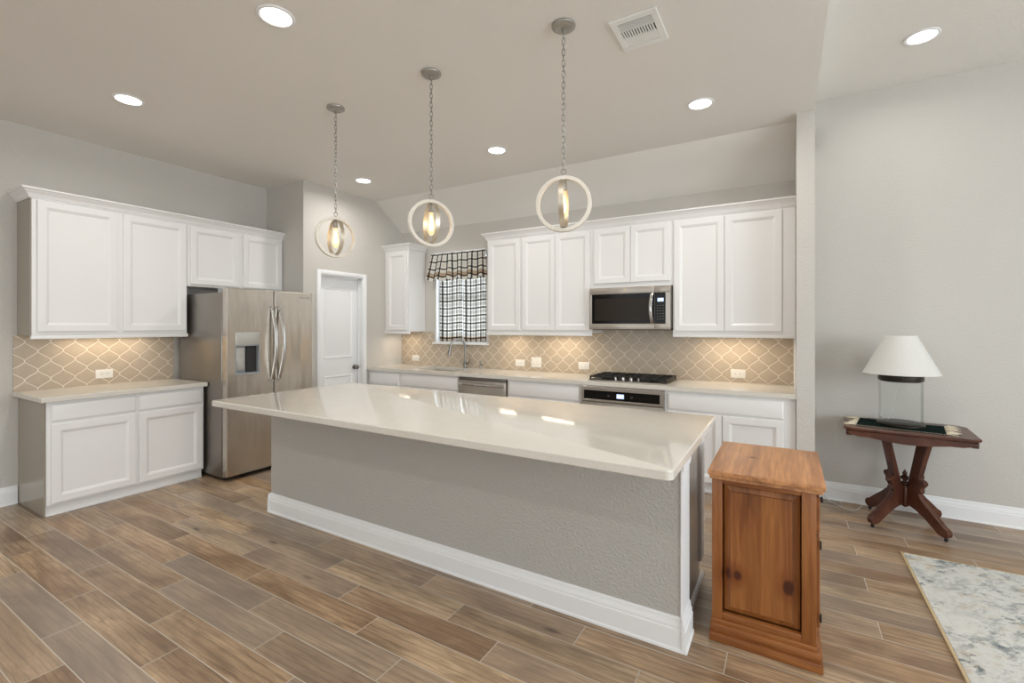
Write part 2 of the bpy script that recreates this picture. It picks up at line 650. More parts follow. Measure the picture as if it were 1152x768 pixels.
def whitewash():
    t = NT('whitewashed_ring', 0.6, srgb(226, 220, 210), 0, 0.3)
    nz = t.noise(t.scale(t.coord(), (30, 8, 30)), 1, 4, 0.6)
    t.color(t.mix(nz, srgb(206, 198, 186), srgb(236, 231, 222)))
    return t.m


M['ring'] = whitewash()
M['champagne'] = plain('champagne_silver_ring', (0.66, 0.60, 0.50, 1), 0.42, 1.0, 0.5, 0.05)
M['canopy'] = plain('aged_pewter', (0.40, 0.385, 0.355, 1), 0.42, 0.9, 0.5, 0.08)
M['chain'] = plain('aged_silver_chain', (0.26, 0.25, 0.23, 1), 0.42, 0.8, 0.5, 0.08)
M['green'] = plain('dark_green_weave', srgb(24, 48, 46), 0.9, 0, 0.2, 0.2, 120)
M['fringe'] = plain('cream_fringe', srgb(222, 210, 186), 0.9, 0, 0.2, 0.08, 60)
M['cord'] = plain('pale_cord', srgb(205, 202, 196), 0.5)


def rug_mat():
    t = NT('abstract_rug', 0.95, (1, 1, 1, 1), 0, 0.1)
    p = t.pos()
    ro = t.n('ShaderNodeMapping', None, Vector=p, Rotation=(0, 0, R(140)), Scale=(1, 1, 1)).outputs[0]
    sx = t.scale(ro, (7, 11, 1))
    a = t.noise(sx, 1.0, 6, 0.75, 0.4)
    big = t.noise(p, 2.3, 3, 0.6)
    b = t.noise(t.scale(ro, (6, 9, 3)), 1.3, 6, 0.75)
    tn = t.noise(t.scale(ro, (6, 8, 7)), 1.0, 5, 0.7)
    c = t.mix(t.noise(p, 45, 3), srgb(206, 209, 206), srgb(232, 233, 229))
    m1 = t.math('MULTIPLY', t.ramp(a, [(0.49, 0.0), (0.60, 1.0)]), t.ramp(big, [(0.36, 0.25), (0.60, 1.0)]))
    c = t.mix(t.math('MULTIPLY', m1, 0.8), c, srgb(98, 114, 122))
    c = t.mix(t.ramp(tn, [(0.55, 0.0), (0.68, 0.55)]), c, srgb(190, 166, 132))
    c = t.mix(t.math('MULTIPLY', t.ramp(b, [(0.565, 0.0), (0.65, 1.0)]), 0.75), c, srgb(66, 86, 102))
    t.color(c)
    t.bump(t.noise(p, 260, 2), 0.5, 0.004)
    return t.m


M['rug'] = rug_mat()
M['rugedge'] = plain('rug_binding', srgb(196, 176, 142), 0.9, 0, 0.1, 0.06, 80)

# ------------------------------------------------------------------ the room
XW, XP, YR, YB = -5.433, -4.724, 3.336, 4.908      # left wall, pantry wall, pantry return, back wall
XS, XS2, YS, YV = 0.066, 0.186, 4.246, 4.715       # divider wall, living-room wall
CZ, LZ, YK, ZS = 3.109, 3.353, 4.419, 2.768        # ceilings, slope
XR, YN = 5.0, -4.5

struct('floor', MB().box(XW - .2, XR + .2, YN - .2, 5.1, -0.1, 0), M['floor'], 'wood-look plank tile floor')
yz = Matrix(((0, 0, 1, 0), (1, 0, 0, 0), (0, 1, 0, 0), (0, 0, 0, 1)))    # (y, z) polygon along x
zs2 = ZS - (5.1 - YB) * (CZ - ZS) / (YB - YK)
struct('ceiling', MB(yz).prism([(YN - .2, CZ), (YK, CZ), (5.1, zs2), (5.1, 3.55), (YN - .2, 3.55)], XW - .2, XS2), M['ceiling'], 'flat kitchen ceiling that slopes down at the back wall')
struct('ceiling', MB().box(XS2, XR + .2, YN - .2, 4.9, LZ, 3.55), M['ceiling'], 'higher ceiling of the adjoining living room')
struct('wall_left', MB().box(XW - .15, XW, YN - .2, YR + .02, 0, CZ), M['wall'])
DY0, DY1, DZ = 3.560, 4.188, 2.062                 # pantry door opening
b = MB().box(XW - .15, XP, YR, YR + .12, 0, CZ)
b.box(XP - .12, XP, YR + .12, DY0, 0, CZ).box(XP - .12, XP, DY1, 5.05, 0, CZ).box(XP - .12, XP, DY0, DY1, DZ, CZ)
struct('wall_pantry', b, M['wall'])
WX0, WX1, WZ0, WZ1 = -4.10, -3.27, 1.232, 2.41      # window opening
b = MB().box(XP, WX0, YB, 5.05, 0, CZ).box(WX1, XS, YB, 5.05, 0, CZ).box(WX0, WX1, YB, 5.05, 0, WZ0).box(WX0, WX1, YB, 5.05, WZ1, CZ)
struct('wall_back', b, M['wall'])
struct('wall_divider', MB().box(XS, XS2, YS, 5.05, 0, CZ), M['wall'])
struct('wall_living', MB().box(XS2, XR + .15, YV, 4.9, 0, LZ), M['wall'])
struct('wall_right', MB().box(XR, XR + .15, YN, YV, 0, LZ), M['wall'])
struct('wall_rear', MB().box(XW, XR, YN - .15, YN, 0, LZ), M['wall'])

BB = [(0, 0), (.023, 0), (.022, .010), (.017, .015), (.017, .094), (.0120, .098), (.0120, .102), (.0135, .104), (.0125, .114), (.0085, .122), (.0085, .126), (.0065, .128), (.0065, .140), (.004, .146), (0, .147)]


def base_run(b, p0, p1, nrm):
    """baseboard profile swept from p0 to p1, standing out along nrm"""
    p0, p1, nrm = Vector(p0), Vector(p1), Vector(nrm)
    n = len(BB)
    pts = [p0 + nrm * d + Vector((0, 0, z)) for d, z in BB] + [p1 + nrm * d + Vector((0, 0, z)) for d, z in BB]
    fs = [list(range(n)), list(range(n, 2 * n))[::-1]] + [[i, (i + 1) % n, n + (i + 1) % n, n + i] for i in range(n)]
    b.poly(pts, fs)


b = MB()
base_run(b, (XW, YN, 0), (XW, 1.215, 0), (1, 0, 0))
struct('baseboard_left', b, M['trim'])
b = MB()
base_run(b, (XS2, YV, 0), (XR, YV, 0), (0, -1, 0))
struct('baseboard_living', b, M['trim'])
b = MB()
base_run(b, (XS2, YS - .02, 0), (XS2, YV - .023, 0), (1, 0, 0))
base_run(b, (XS, YS, 0), (XS2 + .02, YS, 0), (0, -1, 0))
struct('baseboard_divider', b, M['trim'])

# pantry door
b = MB(frame((XP, 0, 0), (0, 1, 0), (1, 0, 0)))
for u0, u1, v0, v1 in ((DY0 - .055, DY0, 0, DZ + .055), (DY1, DY1 + .062, 0, DZ + .055), (DY0, DY1, DZ, DZ + .055)):
    b.box(u0, u1, v0, v1, 0.0005, .014, .004)
    b.box(u0 + .008, u1 - .008, v0 + (.008 if v0 > 1 else 0), v1 - .008, .012, .018, .003)
b.box(DY0, DY0 + .006, 0, DZ, -.12, 0).box(DY1 - .006, DY1, 0, DZ, -.12, 0).box(DY0, DY1, DZ - .006, DZ, -.12, 0)
b.box(DY1 - .020, DY1 - .006, 0, DZ - .006, -.066, -.052).box(DY0 + .006, DY1 - .006, DZ - .02, DZ - .006, -.066, -.052)
tr = struct('trim_1', b, M['trim'], 'white casing around the pantry door')
b = MB(frame((XP, 0, 0), (0, 1, 0), (1, 0, 0)))
b.box(DY0 + .008, DY1 - .008, .008, DZ - .008, -.105, -.074, .002)
steps = [(0, 0), (.012, -.008), (.03, -.008), (.055, -.001), (.06, 0)]
door = struct('door_1', b, M['trim'], 'white two-panel pantry door')
for z0, z1 in ((1.05, 1.92), (.20, .84)):
    b = MB(frame((XP - .0735, 0, 0), (0, 1, 0), (1, 0, 0)))
    # recessed moulding ring and raised field
    b.loops(DY0 + .10, DY1 - .10, z0, z1, [(0, 0.0005), (.004, .006), (.016, .007), (.026, .001), (.045, .001), (.065, .006)])
    build('door_panel', b, M['trim'], door)
b = MB(frame((XP - .074, 4.118, .925), (0, 1, 0), (1, 0, 0)))
b.lathe([(0, 0), (.030, 0), (.031, .004), (.026, .009), (.011, .012), (.010, .030), (.024, .038), (.029, .050), (.027, .062), (.016, .070), (0, .072)], 24)
tag(build('door_knob', b, M['nickel'], door), 'brushed nickel knob')

# sink window
b = MB()
fy0, fy1 = 4.985, 5.035
b.box(WX0, WX0 + .045, fy0, fy1, WZ0, WZ1, .004).box(WX1 - .045, WX1, fy0, fy1, WZ0, WZ1, .004)
b.box(WX0 + .045, WX1 - .045, fy0, fy1, WZ0, WZ0 + .045, .004).box(WX0 + .045, WX1 - .045, fy0, fy1, WZ1 - .045, WZ1, .004)
b.box(WX0 + .045, WX1 - .045, fy0, fy1, 1.80, 1.84, .004)
win = struct('window_1', b, M['trim'], 'white sink window frame')
build('window_glass', MB().box(WX0 + .04, WX1 - .04, 5.005, 5.012, WZ0 + .04, WZ1 - .04), M['glass'], win)
b = MB().box(WX0 - .035, WX1 + .035, YB - .045, YB, WZ0 - .024, WZ0 - .002, .004)
b.box(WX0, WX1, YB, fy0, WZ0, WZ0 + .006)
build('window_sill', b, M['trim'], win)
b = MB().box(WX0, WX0 + .006, YB, fy0, WZ0 + .006, WZ1).box(WX1 - .006, WX1, YB, fy0, WZ0 + .006, WZ1).box(WX0, WX1, YB, fy0, WZ1 - .006, WZ1)
build('window_jamb', b, M['trim'], win)

# tiled backsplashes
b = MB().box(XP, WX0 - .036, 4.899, YB - .001, .9145, 1.374).box(WX0 - .036, WX1 + .036, 4.899, YB - .001, .9145, WZ0 - .025).box(WX1 + .036, -1.75, 4.899, YB - .001, .9145, 1.374).box(-1.75, -.93, 4.899, YB - .001, .9145, 1.45).box(-.93, XS - .012, 4.899, YB - .001, .9145, 1.374)
tag(build('backsplash', b, M['tile_back']), 'taupe lantern-shaped tile backsplash behind the cooktop counter', 'backsplash')
b = MB().box(XS - .012, XS, 4.60, YB - .001, .9145, 1.374)
struct('trim_2', b, M['trim'], 'pale edge strip where the tile meets the divider wall')
b = MB().box(XW + .001, XW + .009, 1.19, 2.342, .9145, 1.374)
tag(build('backsplash', b, M['tile_left']), 'taupe lantern-shaped tile backsplash left of the refrigerator', 'backsplash')

# ------------------------------------------------------------------ cabinets
FL_UP = frame((-5.110, 0, 0), (0, 1, 0), (1, 0, 0))      # left wall uppers, u = y
FL_LO = frame((-4.800, 0, 0), (0, 1, 0), (1, 0, 0))
FB_UP = frame((0, 4.580, 0), (1, 0, 0), (0, -1, 0))      # back wall uppers, u = x
FB_LO = frame((0, 4.286, 0), (1, 0, 0), (0, -1, 0))
T = .019
DOOR = [(0, .0005), (0, T - .004), (.0015, T - .001), (.004, T), (.050, T), (.0515, T - .0035), (.056, T - .004), (.070, T - .012), (.0705, T - .0135)]
DRAW = [(0, .0005), (0, T - .008), (.003, T - .006), (.010, T - .001), (.014, T)]


def cabinet(label, fr, u0, u1, v0, v1, depth, doors=(), drawers=(), rail=False, toe=False, group=None, name='wall_cabinet', cat='cabinet', sides=None, filler=None, loc_n=0):
    base = fr @ Vector(((u0 + u1) / 2, v0 if not toe else 0, -depth / 2))
    t = thing(name, label, cat, base, group)
    g = .0006
    b = MB(fr)
    b.box(u0 + g, u1 - g, v0, v1, -depth, 0, .0015, 1)
    build('body', b, M['cab'], t)
    for d in doors:
        b = MB(fr)
        b.loops(*d, DOOR)
        build('door', b, M['cab'], t, 12)
    for d in drawers:
        b = MB(fr)
        b.loops(*d, DRAW)
        build('drawer', b, M['cab'], t)
    if rail:
        b = MB(fr)
        r0, r1 = rail
        b.box(r0, r1, v0 - .030, v0 - .0005, -.022, .006, .003)
        build('light_rail', b, M['cab'], t)
    if toe:
        b = MB(fr)
        b.box(u0 + g, u1 - g, 0, v0 - .0005, -depth, -toe)
        b.box(u0 + g, u1 - g, 0, .016, -toe, -toe + .012, .004)
        build('toe_kick', b, M['cab'], t)
    if sides:
        for s0, s1, m in sides:
            b = MB(fr)
            b.box(s0, s1, 0.002 if toe else v0, v1, -depth, -.001 if not toe else -.0225, .001, 1)
            build('side_panel', b, m, t)
    return t


GU, GB = 'white wall cabinets', 'white base cabinets'
# left wall
t = cabinet('white two-door wall cabinet above the tiled counter left of the refrigerator', FL_UP, 1.222, 2.322, 1.375, 2.500, .322,
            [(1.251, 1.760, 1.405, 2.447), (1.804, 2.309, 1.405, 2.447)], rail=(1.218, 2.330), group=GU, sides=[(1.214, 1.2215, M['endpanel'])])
t = cabinet('white short two-door cabinet above the stainless refrigerator', FL_UP, 2.322, 3.334, 1.845, 2.500, .322,
            [(2.350, 2.822, 1.868, 2.447), (2.868, 3.318, 1.868, 2.447)], group=GU)
t = cabinet('white base cabinet with two drawers and two doors left of the refrigerator', FL_LO, 1.228, 2.324, .088, .876, .632,
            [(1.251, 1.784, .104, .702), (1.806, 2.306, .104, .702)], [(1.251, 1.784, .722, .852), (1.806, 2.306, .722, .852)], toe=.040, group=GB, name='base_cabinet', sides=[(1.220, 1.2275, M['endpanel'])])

CROWN = [(0, 0), (.006, 0), (.008, .010), (.014, .012), (.018, .026), (.030, .044), (.042, .054), (.046, .062), (.056, .066), (.056, .078), (0, .078)]


def crown(name, label, z0, path, parent=None):
    """crown profile swept along a path of (point, outward offset dir) with mitred corners"""
    b = MB()
    n = len(CROWN)
    pts = []
    for (x, y, dx, dy) in path:
        for d, z in CROWN:
            pts.append((x + dx * d, y + dy * d, z0 + z))
    fs = [list(range(n)), [(len(path) - 1) * n + k for k in range(n)][::-1]]
    for i in range(len(path) - 1):
        for k in range(n):
            l = (k + 1) % n
            fs.append([i * n + k, (i + 1) * n + k, (i + 1) * n + l, i * n + l])
    b.poly(pts, fs)
    o = build(name, b, M['cab'], parent)
    return tag(o, label, 'crown moulding', 'crown mouldings on the wall cabinets')


crown('crown_moulding', 'white crown moulding along the top of the cabinets over the refrigerator', 2.457,
      [(XW + .001, 1.213, 0, -1), (-5.109, 1.213, 1, -1), (-5.109, 3.333, 1, 0)])
crown('crown_moulding', 'white crown moulding along the top of the cabinets over the microwave', 2.457,
      [(-3.046, YB - .001, -1, 0), (-3.046, 4.579, -1, -1), (XS - .001, 4.579, 0, -1)])
crown('crown_moulding', 'white crown moulding on the narrow cabinet left of the window', 2.457,
      [(XP + .001, 4.579, 0, -1), (-4.289, 4.579, 1, -1), (-4.289, YB - .001, 1, 0)])

# back wall uppers
D = .326
Z0, Z1 = 1.375, 2.500
cabinet('white narrow one-door wall cabinet between pantry wall and window', FB_UP, -4.722, -4.290, Z0, Z1, D, [(-4.668, -4.321, 1.398, 2.440)], rail=(-4.722, -4.286), group=GU)
cabinet('white single-door wall cabinet just right of the curtained window', FB_UP, -3.045, -2.580, Z0, Z1, D, [(-3.021, -2.597, 1.403, 2.440)], rail=(-3.049, -2.5806), group=GU)
cabinet('white two-door wall cabinet just left of the microwave', FB_UP, -2.580, -1.742, Z0, Z1, D, [(-2.566, -2.162, 1.403, 2.440), (-2.158, -1.762, 1.403, 2.440)], rail=(-2.5796, -1.748), group=GU)
cabinet('white short two-door cabinet directly above the microwave', FB_UP, -1.742, -.932, 1.838, Z1, D, [(-1.712, -1.338, 1.884, 2.440), (-1.334, -.958, 1.884, 2.440)], group=GU)
cabinet('white two-door wall cabinet right of the microwave, against the divider wall', FB_UP, -.932, XS - .002, Z0, Z1, D, [(-.918, -.484, 1.403, 2.440), (-.480, -.034, 1.403, 2.440)], rail=(-.932, XS - .002), group=GU)

# back wall lowers
zt, zb = .876, .10
dd = .60
cabinet('white base cabinet beside the pantry wall, under the counter end', FB_LO, XP + .002, -4.150, zb, zt, dd, [(-4.690, -4.176, .112, .692)], [(-4.690, -4.176, .708, .852)], toe=.06, group=GB, name='base_cabinet')
t = cabinet('white sink base cabinet below the window', FB_LO, -4.150, -3.236, zb, .70, dd, [(-4.124, -3.690, .112, .692), (-3.684, -3.254, .112, .692)], toe=.06, group=GB, name='base_cabinet')
b = MB(FB_LO)
b.box(-4.1494, -3.2366, .7005, zt, -.03, 0)
build('front_rail', b, M['cab'], t)
b = MB(FB_LO)
b.loops(-4.122, -3.254, .708, .852, DRAW)
build('false_drawer_front', b, M['cab'], t)
cabinet('white drawer base cabinet between dishwasher and oven', FB_LO, -2.586, -1.744, zb, zt, dd, [(-2.568, -2.166, .112, .692), (-2.162, -1.758, .112, .692)], [(-2.568, -1.758, .708, .848)], toe=.06, group=GB, name='base_cabinet')
t = cabinet('white oven cabinet under the cooktop', FB_LO, -1.744, -.926, zb, .225, dd, [], [], toe=.06, group=GB, name='base_cabinet')
b = MB(FB_LO)
b.box(-1.743, -1.727, .2255, zt, -.5, 0)
build('side_frame', b, M['cab'], t)
b = MB(FB_LO)
b.box(-.943, -.927, .2255, zt, -.5, 0)
build('side_frame', b, M['cab'], t)
cabinet('white base cabinet with wide drawer and two doors right of the oven', FB_LO, -.926, XS - .002, zb, zt, dd, [(-.912, -.472, .112, .692), (-.466, -.022, .112, .692)], [(-.912, -.022, .708, .848)], toe=.06, group=GB, name='base_cabinet')

# ------------------------------------------------------------------ worktops


def slab(name, label, x0, x1, y0, y1, z0, z1, group=None, bev=.004, round_corners=0.0, hole=None):
    b = MB()
    if hole:
        hx0, hx1, hy0, hy1 = hole
        xs, ys = [x0, hx0, hx1, x1], [y0, hy0, hy1, y1]
        pts = [(x, y, z) for z in (z0, z1) for y in ys for x in xs]
        idx = lambda i, j, k: k * 16 + j * 4 + i
        fs = []
        for k in (0, 1):
            for j in range(3):
                for i in range(3):
                    if i == 1 and j == 1:
                        continue
                    fs.append([idx(i, j, k), idx(i + 1, j, k), idx(i + 1, j + 1, k), idx(i, j + 1, k)])
        for i in range(3):
            for j in (0, 3):
                fs.append([idx(i, j, 0), idx(i + 1, j, 0), idx(i + 1, j, 1), idx(i, j, 1)])
                fs.append([idx(j, i, 0), idx(j, i + 1, 0), idx(j, i + 1, 1), idx(j, i, 1)])
        for j in (1, 2):
            fs.append([idx(1, j, 0), idx(2, j, 0), idx(2, j, 1), idx(1, j, 1)])
            fs.append([idx(j, 1, 0), idx(j, 2, 0), idx(j, 2, 1), idx(j, 1, 1)])
        b.poly(pts, fs)
    elif round_corners:
        r = round_corners
        pts = []
        for cx, cy, a0 in ((x1 - r, y1 - r, 0), (x0 + r, y1 - r, 90), (x0 + r, y0 + r, 180), (x1 - r, y0 + r, 270)):
            for k in range(7):
                a = R(a0 + 15 * k)
                pts.append((cx + r * math.cos(a), cy + r * math.sin(a)))
        n = len(pts)
        lv = [(z0, -.003), (z0 + .003, 0), (z1 - .005, 0), (z1 - .0015, -.0015), (z1, -.005)]
        cx, cy = (x0 + x1) / 2, (y0 + y1) / 2
        P, fs = [], []
        for z, ins in lv:
            for x, y in pts:
                P.append((x + ins * (1 if x > cx else -1), y + ins * (1 if y > cy else -1), z))
        for i in range(len(lv) - 1):
            for k in range(n):
                l = (k + 1) % n
                fs.append([i * n + k, i * n + l, i * n + n + l, i * n + n + k])
        fs.append(list(range(n))[::-1])
        fs.append([(len(lv) - 1) * n + k for k in range(n)])
        b.poly(P, fs)
    else:
        b.box(x0, x1, y0, y1, z0, z1, bev)
    return tag(build(name, b, M['quartz'], None, 20), label, 'countertop', group)


GC = 'cream quartz worktops'
slab('countertop', 'cream quartz worktop on the base cabinet left of the refrigerator', XW + .0005, -4.753, 1.188, 2.338, .8765, .914, GC)
SX0, SX1, SY0, SY1 = -3.985, -3.385, 4.385, 4.765
slab('countertop', 'long cream quartz worktop along the back wall with sink and cooktop', XP + .0005, XS - .0005, 4.255, YB - .0005, .8765, .914, GC, hole=(SX0, SX1, SY0, SY1))
slab('countertop', 'large cream quartz island top overhanging the island front', -3.568, -.362, 1.772, 3.004, .8745, .914, GC, round_corners=.03)

# ------------------------------------------------------------------ island
isl = thing('kitchen_island', 'long grey textured island with white baseboard under a quartz top', 'island', (-1.95, 2.6, 0))
build('knee_wall', MB().box(-3.472, -.408, 2.172, 2.300, 0, .874), M['knee'], isl)
b = MB()
base_run(b, (-3.472 - .0, 2.172, 0), (-.398, 2.172, 0), (0, -1, 0))
base_run(b, (-3.472, 2.150, 0), (-3.472, 2.32, 0), (-1, 0, 0))
base_run(b, (-.400, 2.150, 0), (-.400, 2.338, 0), (1, 0, 0))
tag(build('baseboard', b, M['trim'], isl), 'white moulded baseboard')
b = MB().box(-.4078, -.399, 2.166, 2.338, 0, .873, .001, 1)
yzm = Matrix(((0, 0, 1, 0), (1, 0, 0, 0), (0, 1, 0, 0), (0, 0, 0, 1)))
b2 = MB(yzm)
b.M = yzm
b.prism([(2.166, .80), (2.338, .80), (2.40, .873), (2.166, .873)], -.399, -.394)
b2.bm.free()
tag(build('corner_trim', b, M['trim'], isl), 'white trim board on the wall end')
b = MB().box(-3.450, -.440, 2.3005, 2.955, .10, .874).box(-3.450, -.440, 2.3005, 2.895, 0, .0995)
build('body', b, M['cab'], isl)
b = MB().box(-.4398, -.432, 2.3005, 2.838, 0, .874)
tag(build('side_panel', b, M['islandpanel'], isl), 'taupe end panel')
b = MB().box(-.4398, -.420, 2.84, 2.957, .10, .874, .002)
b.M = Matrix.Identity(4)
tag(build('corner_stile', b, M['trim'], isl), 'white corner stile')
b = MB()
b.M = Matrix(((1, 0, 0, 0), (0, 0, 1, 0), (0, 1, 0, 0), (0, 0, 0, 1)))
b.prism([(-.432, 0), (-.414, 0), (-.415, .007), (-.420, .014), (-.427, .018), (-.432, .019)], 2.3405, 2.92)
build('shoe_moulding', b, M['trim'], isl)
FI = frame((0, 2.955, 0), (-1, 0, 0), (0, 1, 0))
for k in range(5):
    u0 = .452 + k * .600
    b = MB(FI)
    b.loops(u0 + .01, u0 + .588, .112, .692, DOOR)
    build('door', b, M['cab'], isl)
    b = MB(FI)
    b.loops(u0 + .01, u0 + .588, .708, .85, DRAW)
    build('drawer', b, M['cab'], isl)


def outlet(label, fr, u, v, w=.126, h=.08, kind='outlet', group='outlets on the tile'):
    t = thing('light_switch' if kind == 'switch' else 'wall_outlet', label, kind, fr @ Vector((u, v, 0)), group)
    b = MB(fr)
    b.loops(u - w / 2, u + w / 2, v - h / 2, v + h / 2, [(0, .0003), (0, .003), (.003, .005), (.006, .0055)])
    build('cover_plate', b, M['plate'], t)
    for s in (-1, 1):
        b = MB(fr)
        if kind == 'switch':
            b.box(u + s * .024 - .015, u + s * .024 + .015, v - .033, v + .033, .0055, .0085, .002)
            build('rocker', b, M['plate'], t)
            continue
        x, y = (u, v + s * .019) if h > w else (u + s * .021, v)
        b.box(x - .015, x + .015, y - .015, y + .015, .0056, .0076, .004)
        rc = build('receptacle', b, M['plate'], t)
        b = MB(fr)
        b.box(x - .0065, x - .0040, y + .001, y + .009, .0076, .0082).box(x + .0040, x + .0065, y + .001, y + .009, .0076, .0082).box(x - .002, x + .002, y - .010, y - .006, .0076, .0082)
        build('slots', b, M['slot'], rc)
    return t


FT = frame((0, 4.899, 0), (1, 0, 0), (0, -1, 0))
outlet('white outlet left of the sink, under the narrow wall cabinet', FT, -4.454, 1.004)
outlet('white outlet just right of the window, left of the switch plate', FT, -2.782, 1.003)
outlet('white square switch plate on the tile between the two outlets', FT, -2.560, 1.020, .132, .120, 'switch', None)
outlet('white outlet just left of the cooktop on the tile', FT, -1.960, 1.004)
outlet('white outlet on the tile right of the cooktop', FT, -.398, .996)
outlet('white outlet on the tile above the counter left of the refrigerator', frame((XW + .009, 0, 0), (0, 1, 0), (1, 0, 0)), 1.777, 1.010)
outlet('white upright outlet on the island end panel', frame((-.432, 0, 0), (0, 1, 0), (1, 0, 0)), 2.46, .70, .075, .115, 'outlet', None)

# ------------------------------------------------------------------ refrigerator
fr_ = thing('refrigerator', 'stainless steel side-by-side refrigerator with ice and water dispenser', 'refrigerator', (-4.9, 2.80, 0))
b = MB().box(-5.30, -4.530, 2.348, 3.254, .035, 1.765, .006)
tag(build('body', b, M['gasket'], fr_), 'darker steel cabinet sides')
b = MB().box(-4.53, -4.518, 2.366, 3.240, .06, 1.76)
build('door_gasket', b, M['dark'], fr_)
FF = frame((-4.518, 0, 0), (0, 1, 0), (1, 0, 0))
b = MB(FF)
hy0, hy1, hz0, hz1 = 2.430, 2.666, .985, 1.392
y0, y1, z0, z1, th = 2.352, 2.8115, .045, 1.805, .068
# left door round the dispenser opening: one skin with a hole
xs, zs = [y0, y0 + .006, hy0, hy1, y1 - .006, y1], [z0, z0 + .006, hz0, hz1, z1 - .006, z1]


def door_skin(b, xs, zs, th, hole=None):
    n = len(xs)
    P = []
    for j, zc in enumerate(zs):
        for i, yc in enumerate(xs):
            edge = i in (0, n - 1) or j in (0, len(zs) - 1)
            P.append((yc, zc, th - (.006 if edge else 0)))
    m = len(P)
    fs = []
    for j in range(len(zs) - 1):
        for i in range(n - 1):
            if hole == (i, j):
                continue
            fs.append([j * n + i, j * n + i + 1, (j + 1) * n + i + 1, (j + 1) * n + i])
    ring = [i for i in range(n)] + [j * n + n - 1 for j in range(1, len(zs))] + [(len(zs) - 1) * n + i for i in range(n - 2, -1, -1)] + [j * n for j in range(len(zs) - 2, 0, -1)]
    P += [(P[i][0], P[i][1], 0.0) for i in ring]
    L = len(ring)
    for k in range(L):
        l = (k + 1) % L
        fs.append([ring[k], ring[l], m + l, m + k])
    fs.append([m + k for k in range(L)])
    b.poly(P, fs)


door_skin(b, xs, zs, th, (2, 2))
build('door', b, M['steel'], fr_, 20)
b = MB(FF)
door_skin(b, [2.8195, 2.8255, 3.248, 3.254], [z0, z0 + .006, z1 - .006, z1], th)
build('door', b, M['steel'], fr_, 20)
dsp = MB(FF)
dsp.box(hy0 + .001, hy1 - .001, 1.270, hz1 - .001, .02, .071, .003)
dsp = build('dispenser_panel', dsp, M['palegrey'], fr_)
for yy in (hy0 + .022, hy1 - .022):
    for zz in (1.365, 1.345, 1.325):
        b = MB(FF)
        b.box(yy - .008, yy + .008, zz - .003, zz + .003, .0710, .0722)
        build('button', b, M['greyplastic'], dsp)
b = MB(FF)
c0, c1, e0, e1 = hy0 + .001, hy1 - .001, hz0 + .001, 1.269
b.box(c0, c1, e0, e1, .004, .010).box(c0, c0 + .010, e0, e1, .010, .070).box(c1 - .010, c1, e0, e1, .010, .070).box(c0 + .01, c1 - .01, e0, e0 + .018, .010, .072).box(c0 + .01, c1 - .01, e1 - .01, e1, .010, .070)
build('dispenser_bay', b, M['greyplastic'], fr_)
b = MB(FF)
b.box(c0 + .030, c0 + .105, e0 + .04, e1 - .02, .014, .034, .004).box(c0 + .042, c0 + .093, e0 + .05, e1 - .12, .034, .040, .003)
build('paddle', b, M['palegrey'], fr_)
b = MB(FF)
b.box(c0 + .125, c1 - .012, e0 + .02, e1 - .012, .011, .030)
build('dispenser_shade', b, M['dark'], fr_)  # solid dark block painted as the shade deep in the bay
for hy in (2.783, 2.862):
    b = MB(FF)
    pts, rads = [], []
    for k in range(25):
        s = k / 24
        n = .078 + .058 * math.sin(PI * s)
        pts.append((hy + (.022 if hy > 2.8 else .018) * math.sin(PI * s), .905 + .745 * s, n))
        rads.append(.0115 + .004 * math.sin(PI * s))
    b.tube(pts, rads, 10, False, 1.3)
    b.lathe([(.013, .0), (.013, .028), (0, .028)], 12, (hy, .915, .066)).lathe([(.013, .0), (.013, .028), (0, .028)], 12, (hy, 1.64, .066))
    build('handle', b, M['chrome'], fr_)
b = MB(FF)
b.box(2.36, 2.41, 1.766, 1.803, -.10, -.004, .003)
build('hinge_cover', b, M['greyplastic'], fr_)
b = MB(FF)
b.box(3.19, 3.245, 1.766, 1.803, -.10, -.004, .003)
build('hinge_cover', b, M['greyplastic'], fr_)
b = MB(FF)
b.box(2.37, 3.24, .012, .043, -.20, -.01)
build('kick_grille', b, M['black'], fr_)
b = MB(FF)
b.box(3.10, 3.205, 1.745, 1.757, .0685, .0705, .002)
build('badge', b, M['chrome'], fr_)
for fx in (-5.22, -4.6):
    for fy in (2.42, 3.18):
        build('foot', MB().lathe([(0, 0), (.022, 0), (.022, .036), (0, .036)], 12, (fx, fy, 0)), M['black'], fr_)

# ------------------------------------------------------------------ microwave
mw = thing('microwave', 'stainless over-the-range microwave with black glass door', 'microwave', (-1.334, 4.7, 1.42))
FM = frame((0, 4.535, 0), (1, 0, 0), (0, -1, 0))
mx0, mx1, mz0, mz1 = -1.735, -.938, 1.416, 1.832
b = MB().box(mx0, mx1, 4.5355, 4.897, mz0 + .012, mz1, .003)
build('body', b, M['gasket'], mw)
b = MB(FM)
b.box(mx0 + .02, mx1 - .02, mz0 - .006, mz0 + .0115, -.30, -.004)
build('grease_vent', b, M['dark'], mw)
xd = -1.084
for (a0, a1, nm) in ((mx0, xd - .001, 'door'), (xd + .001, mx1, 'control_frame')):
    b = MB(FM)
    g0, g1 = (a0 + .022, a1 - .0005) if nm == 'door' else (a0 + .0005, a1 - .043)
    b.box(a0, a1, 1.768, mz1, 0, .034, .002).box(a0, a1, mz0, 1.472, 0, .034, .002)
    b.box(a0, g0, 1.472, 1.768, 0, .034).box(g1, a1, 1.472, 1.768, 0, .034)
    o = build(nm, b, M['steel_h'], mw)
    b = MB(FM)
    b.box(g0, g1, 1.4725, 1.7675, .003, .0335)
    gl = build('door_glass' if nm == 'door' else 'control_panel', b, M['glassblk'], o)
b = MB(FM)
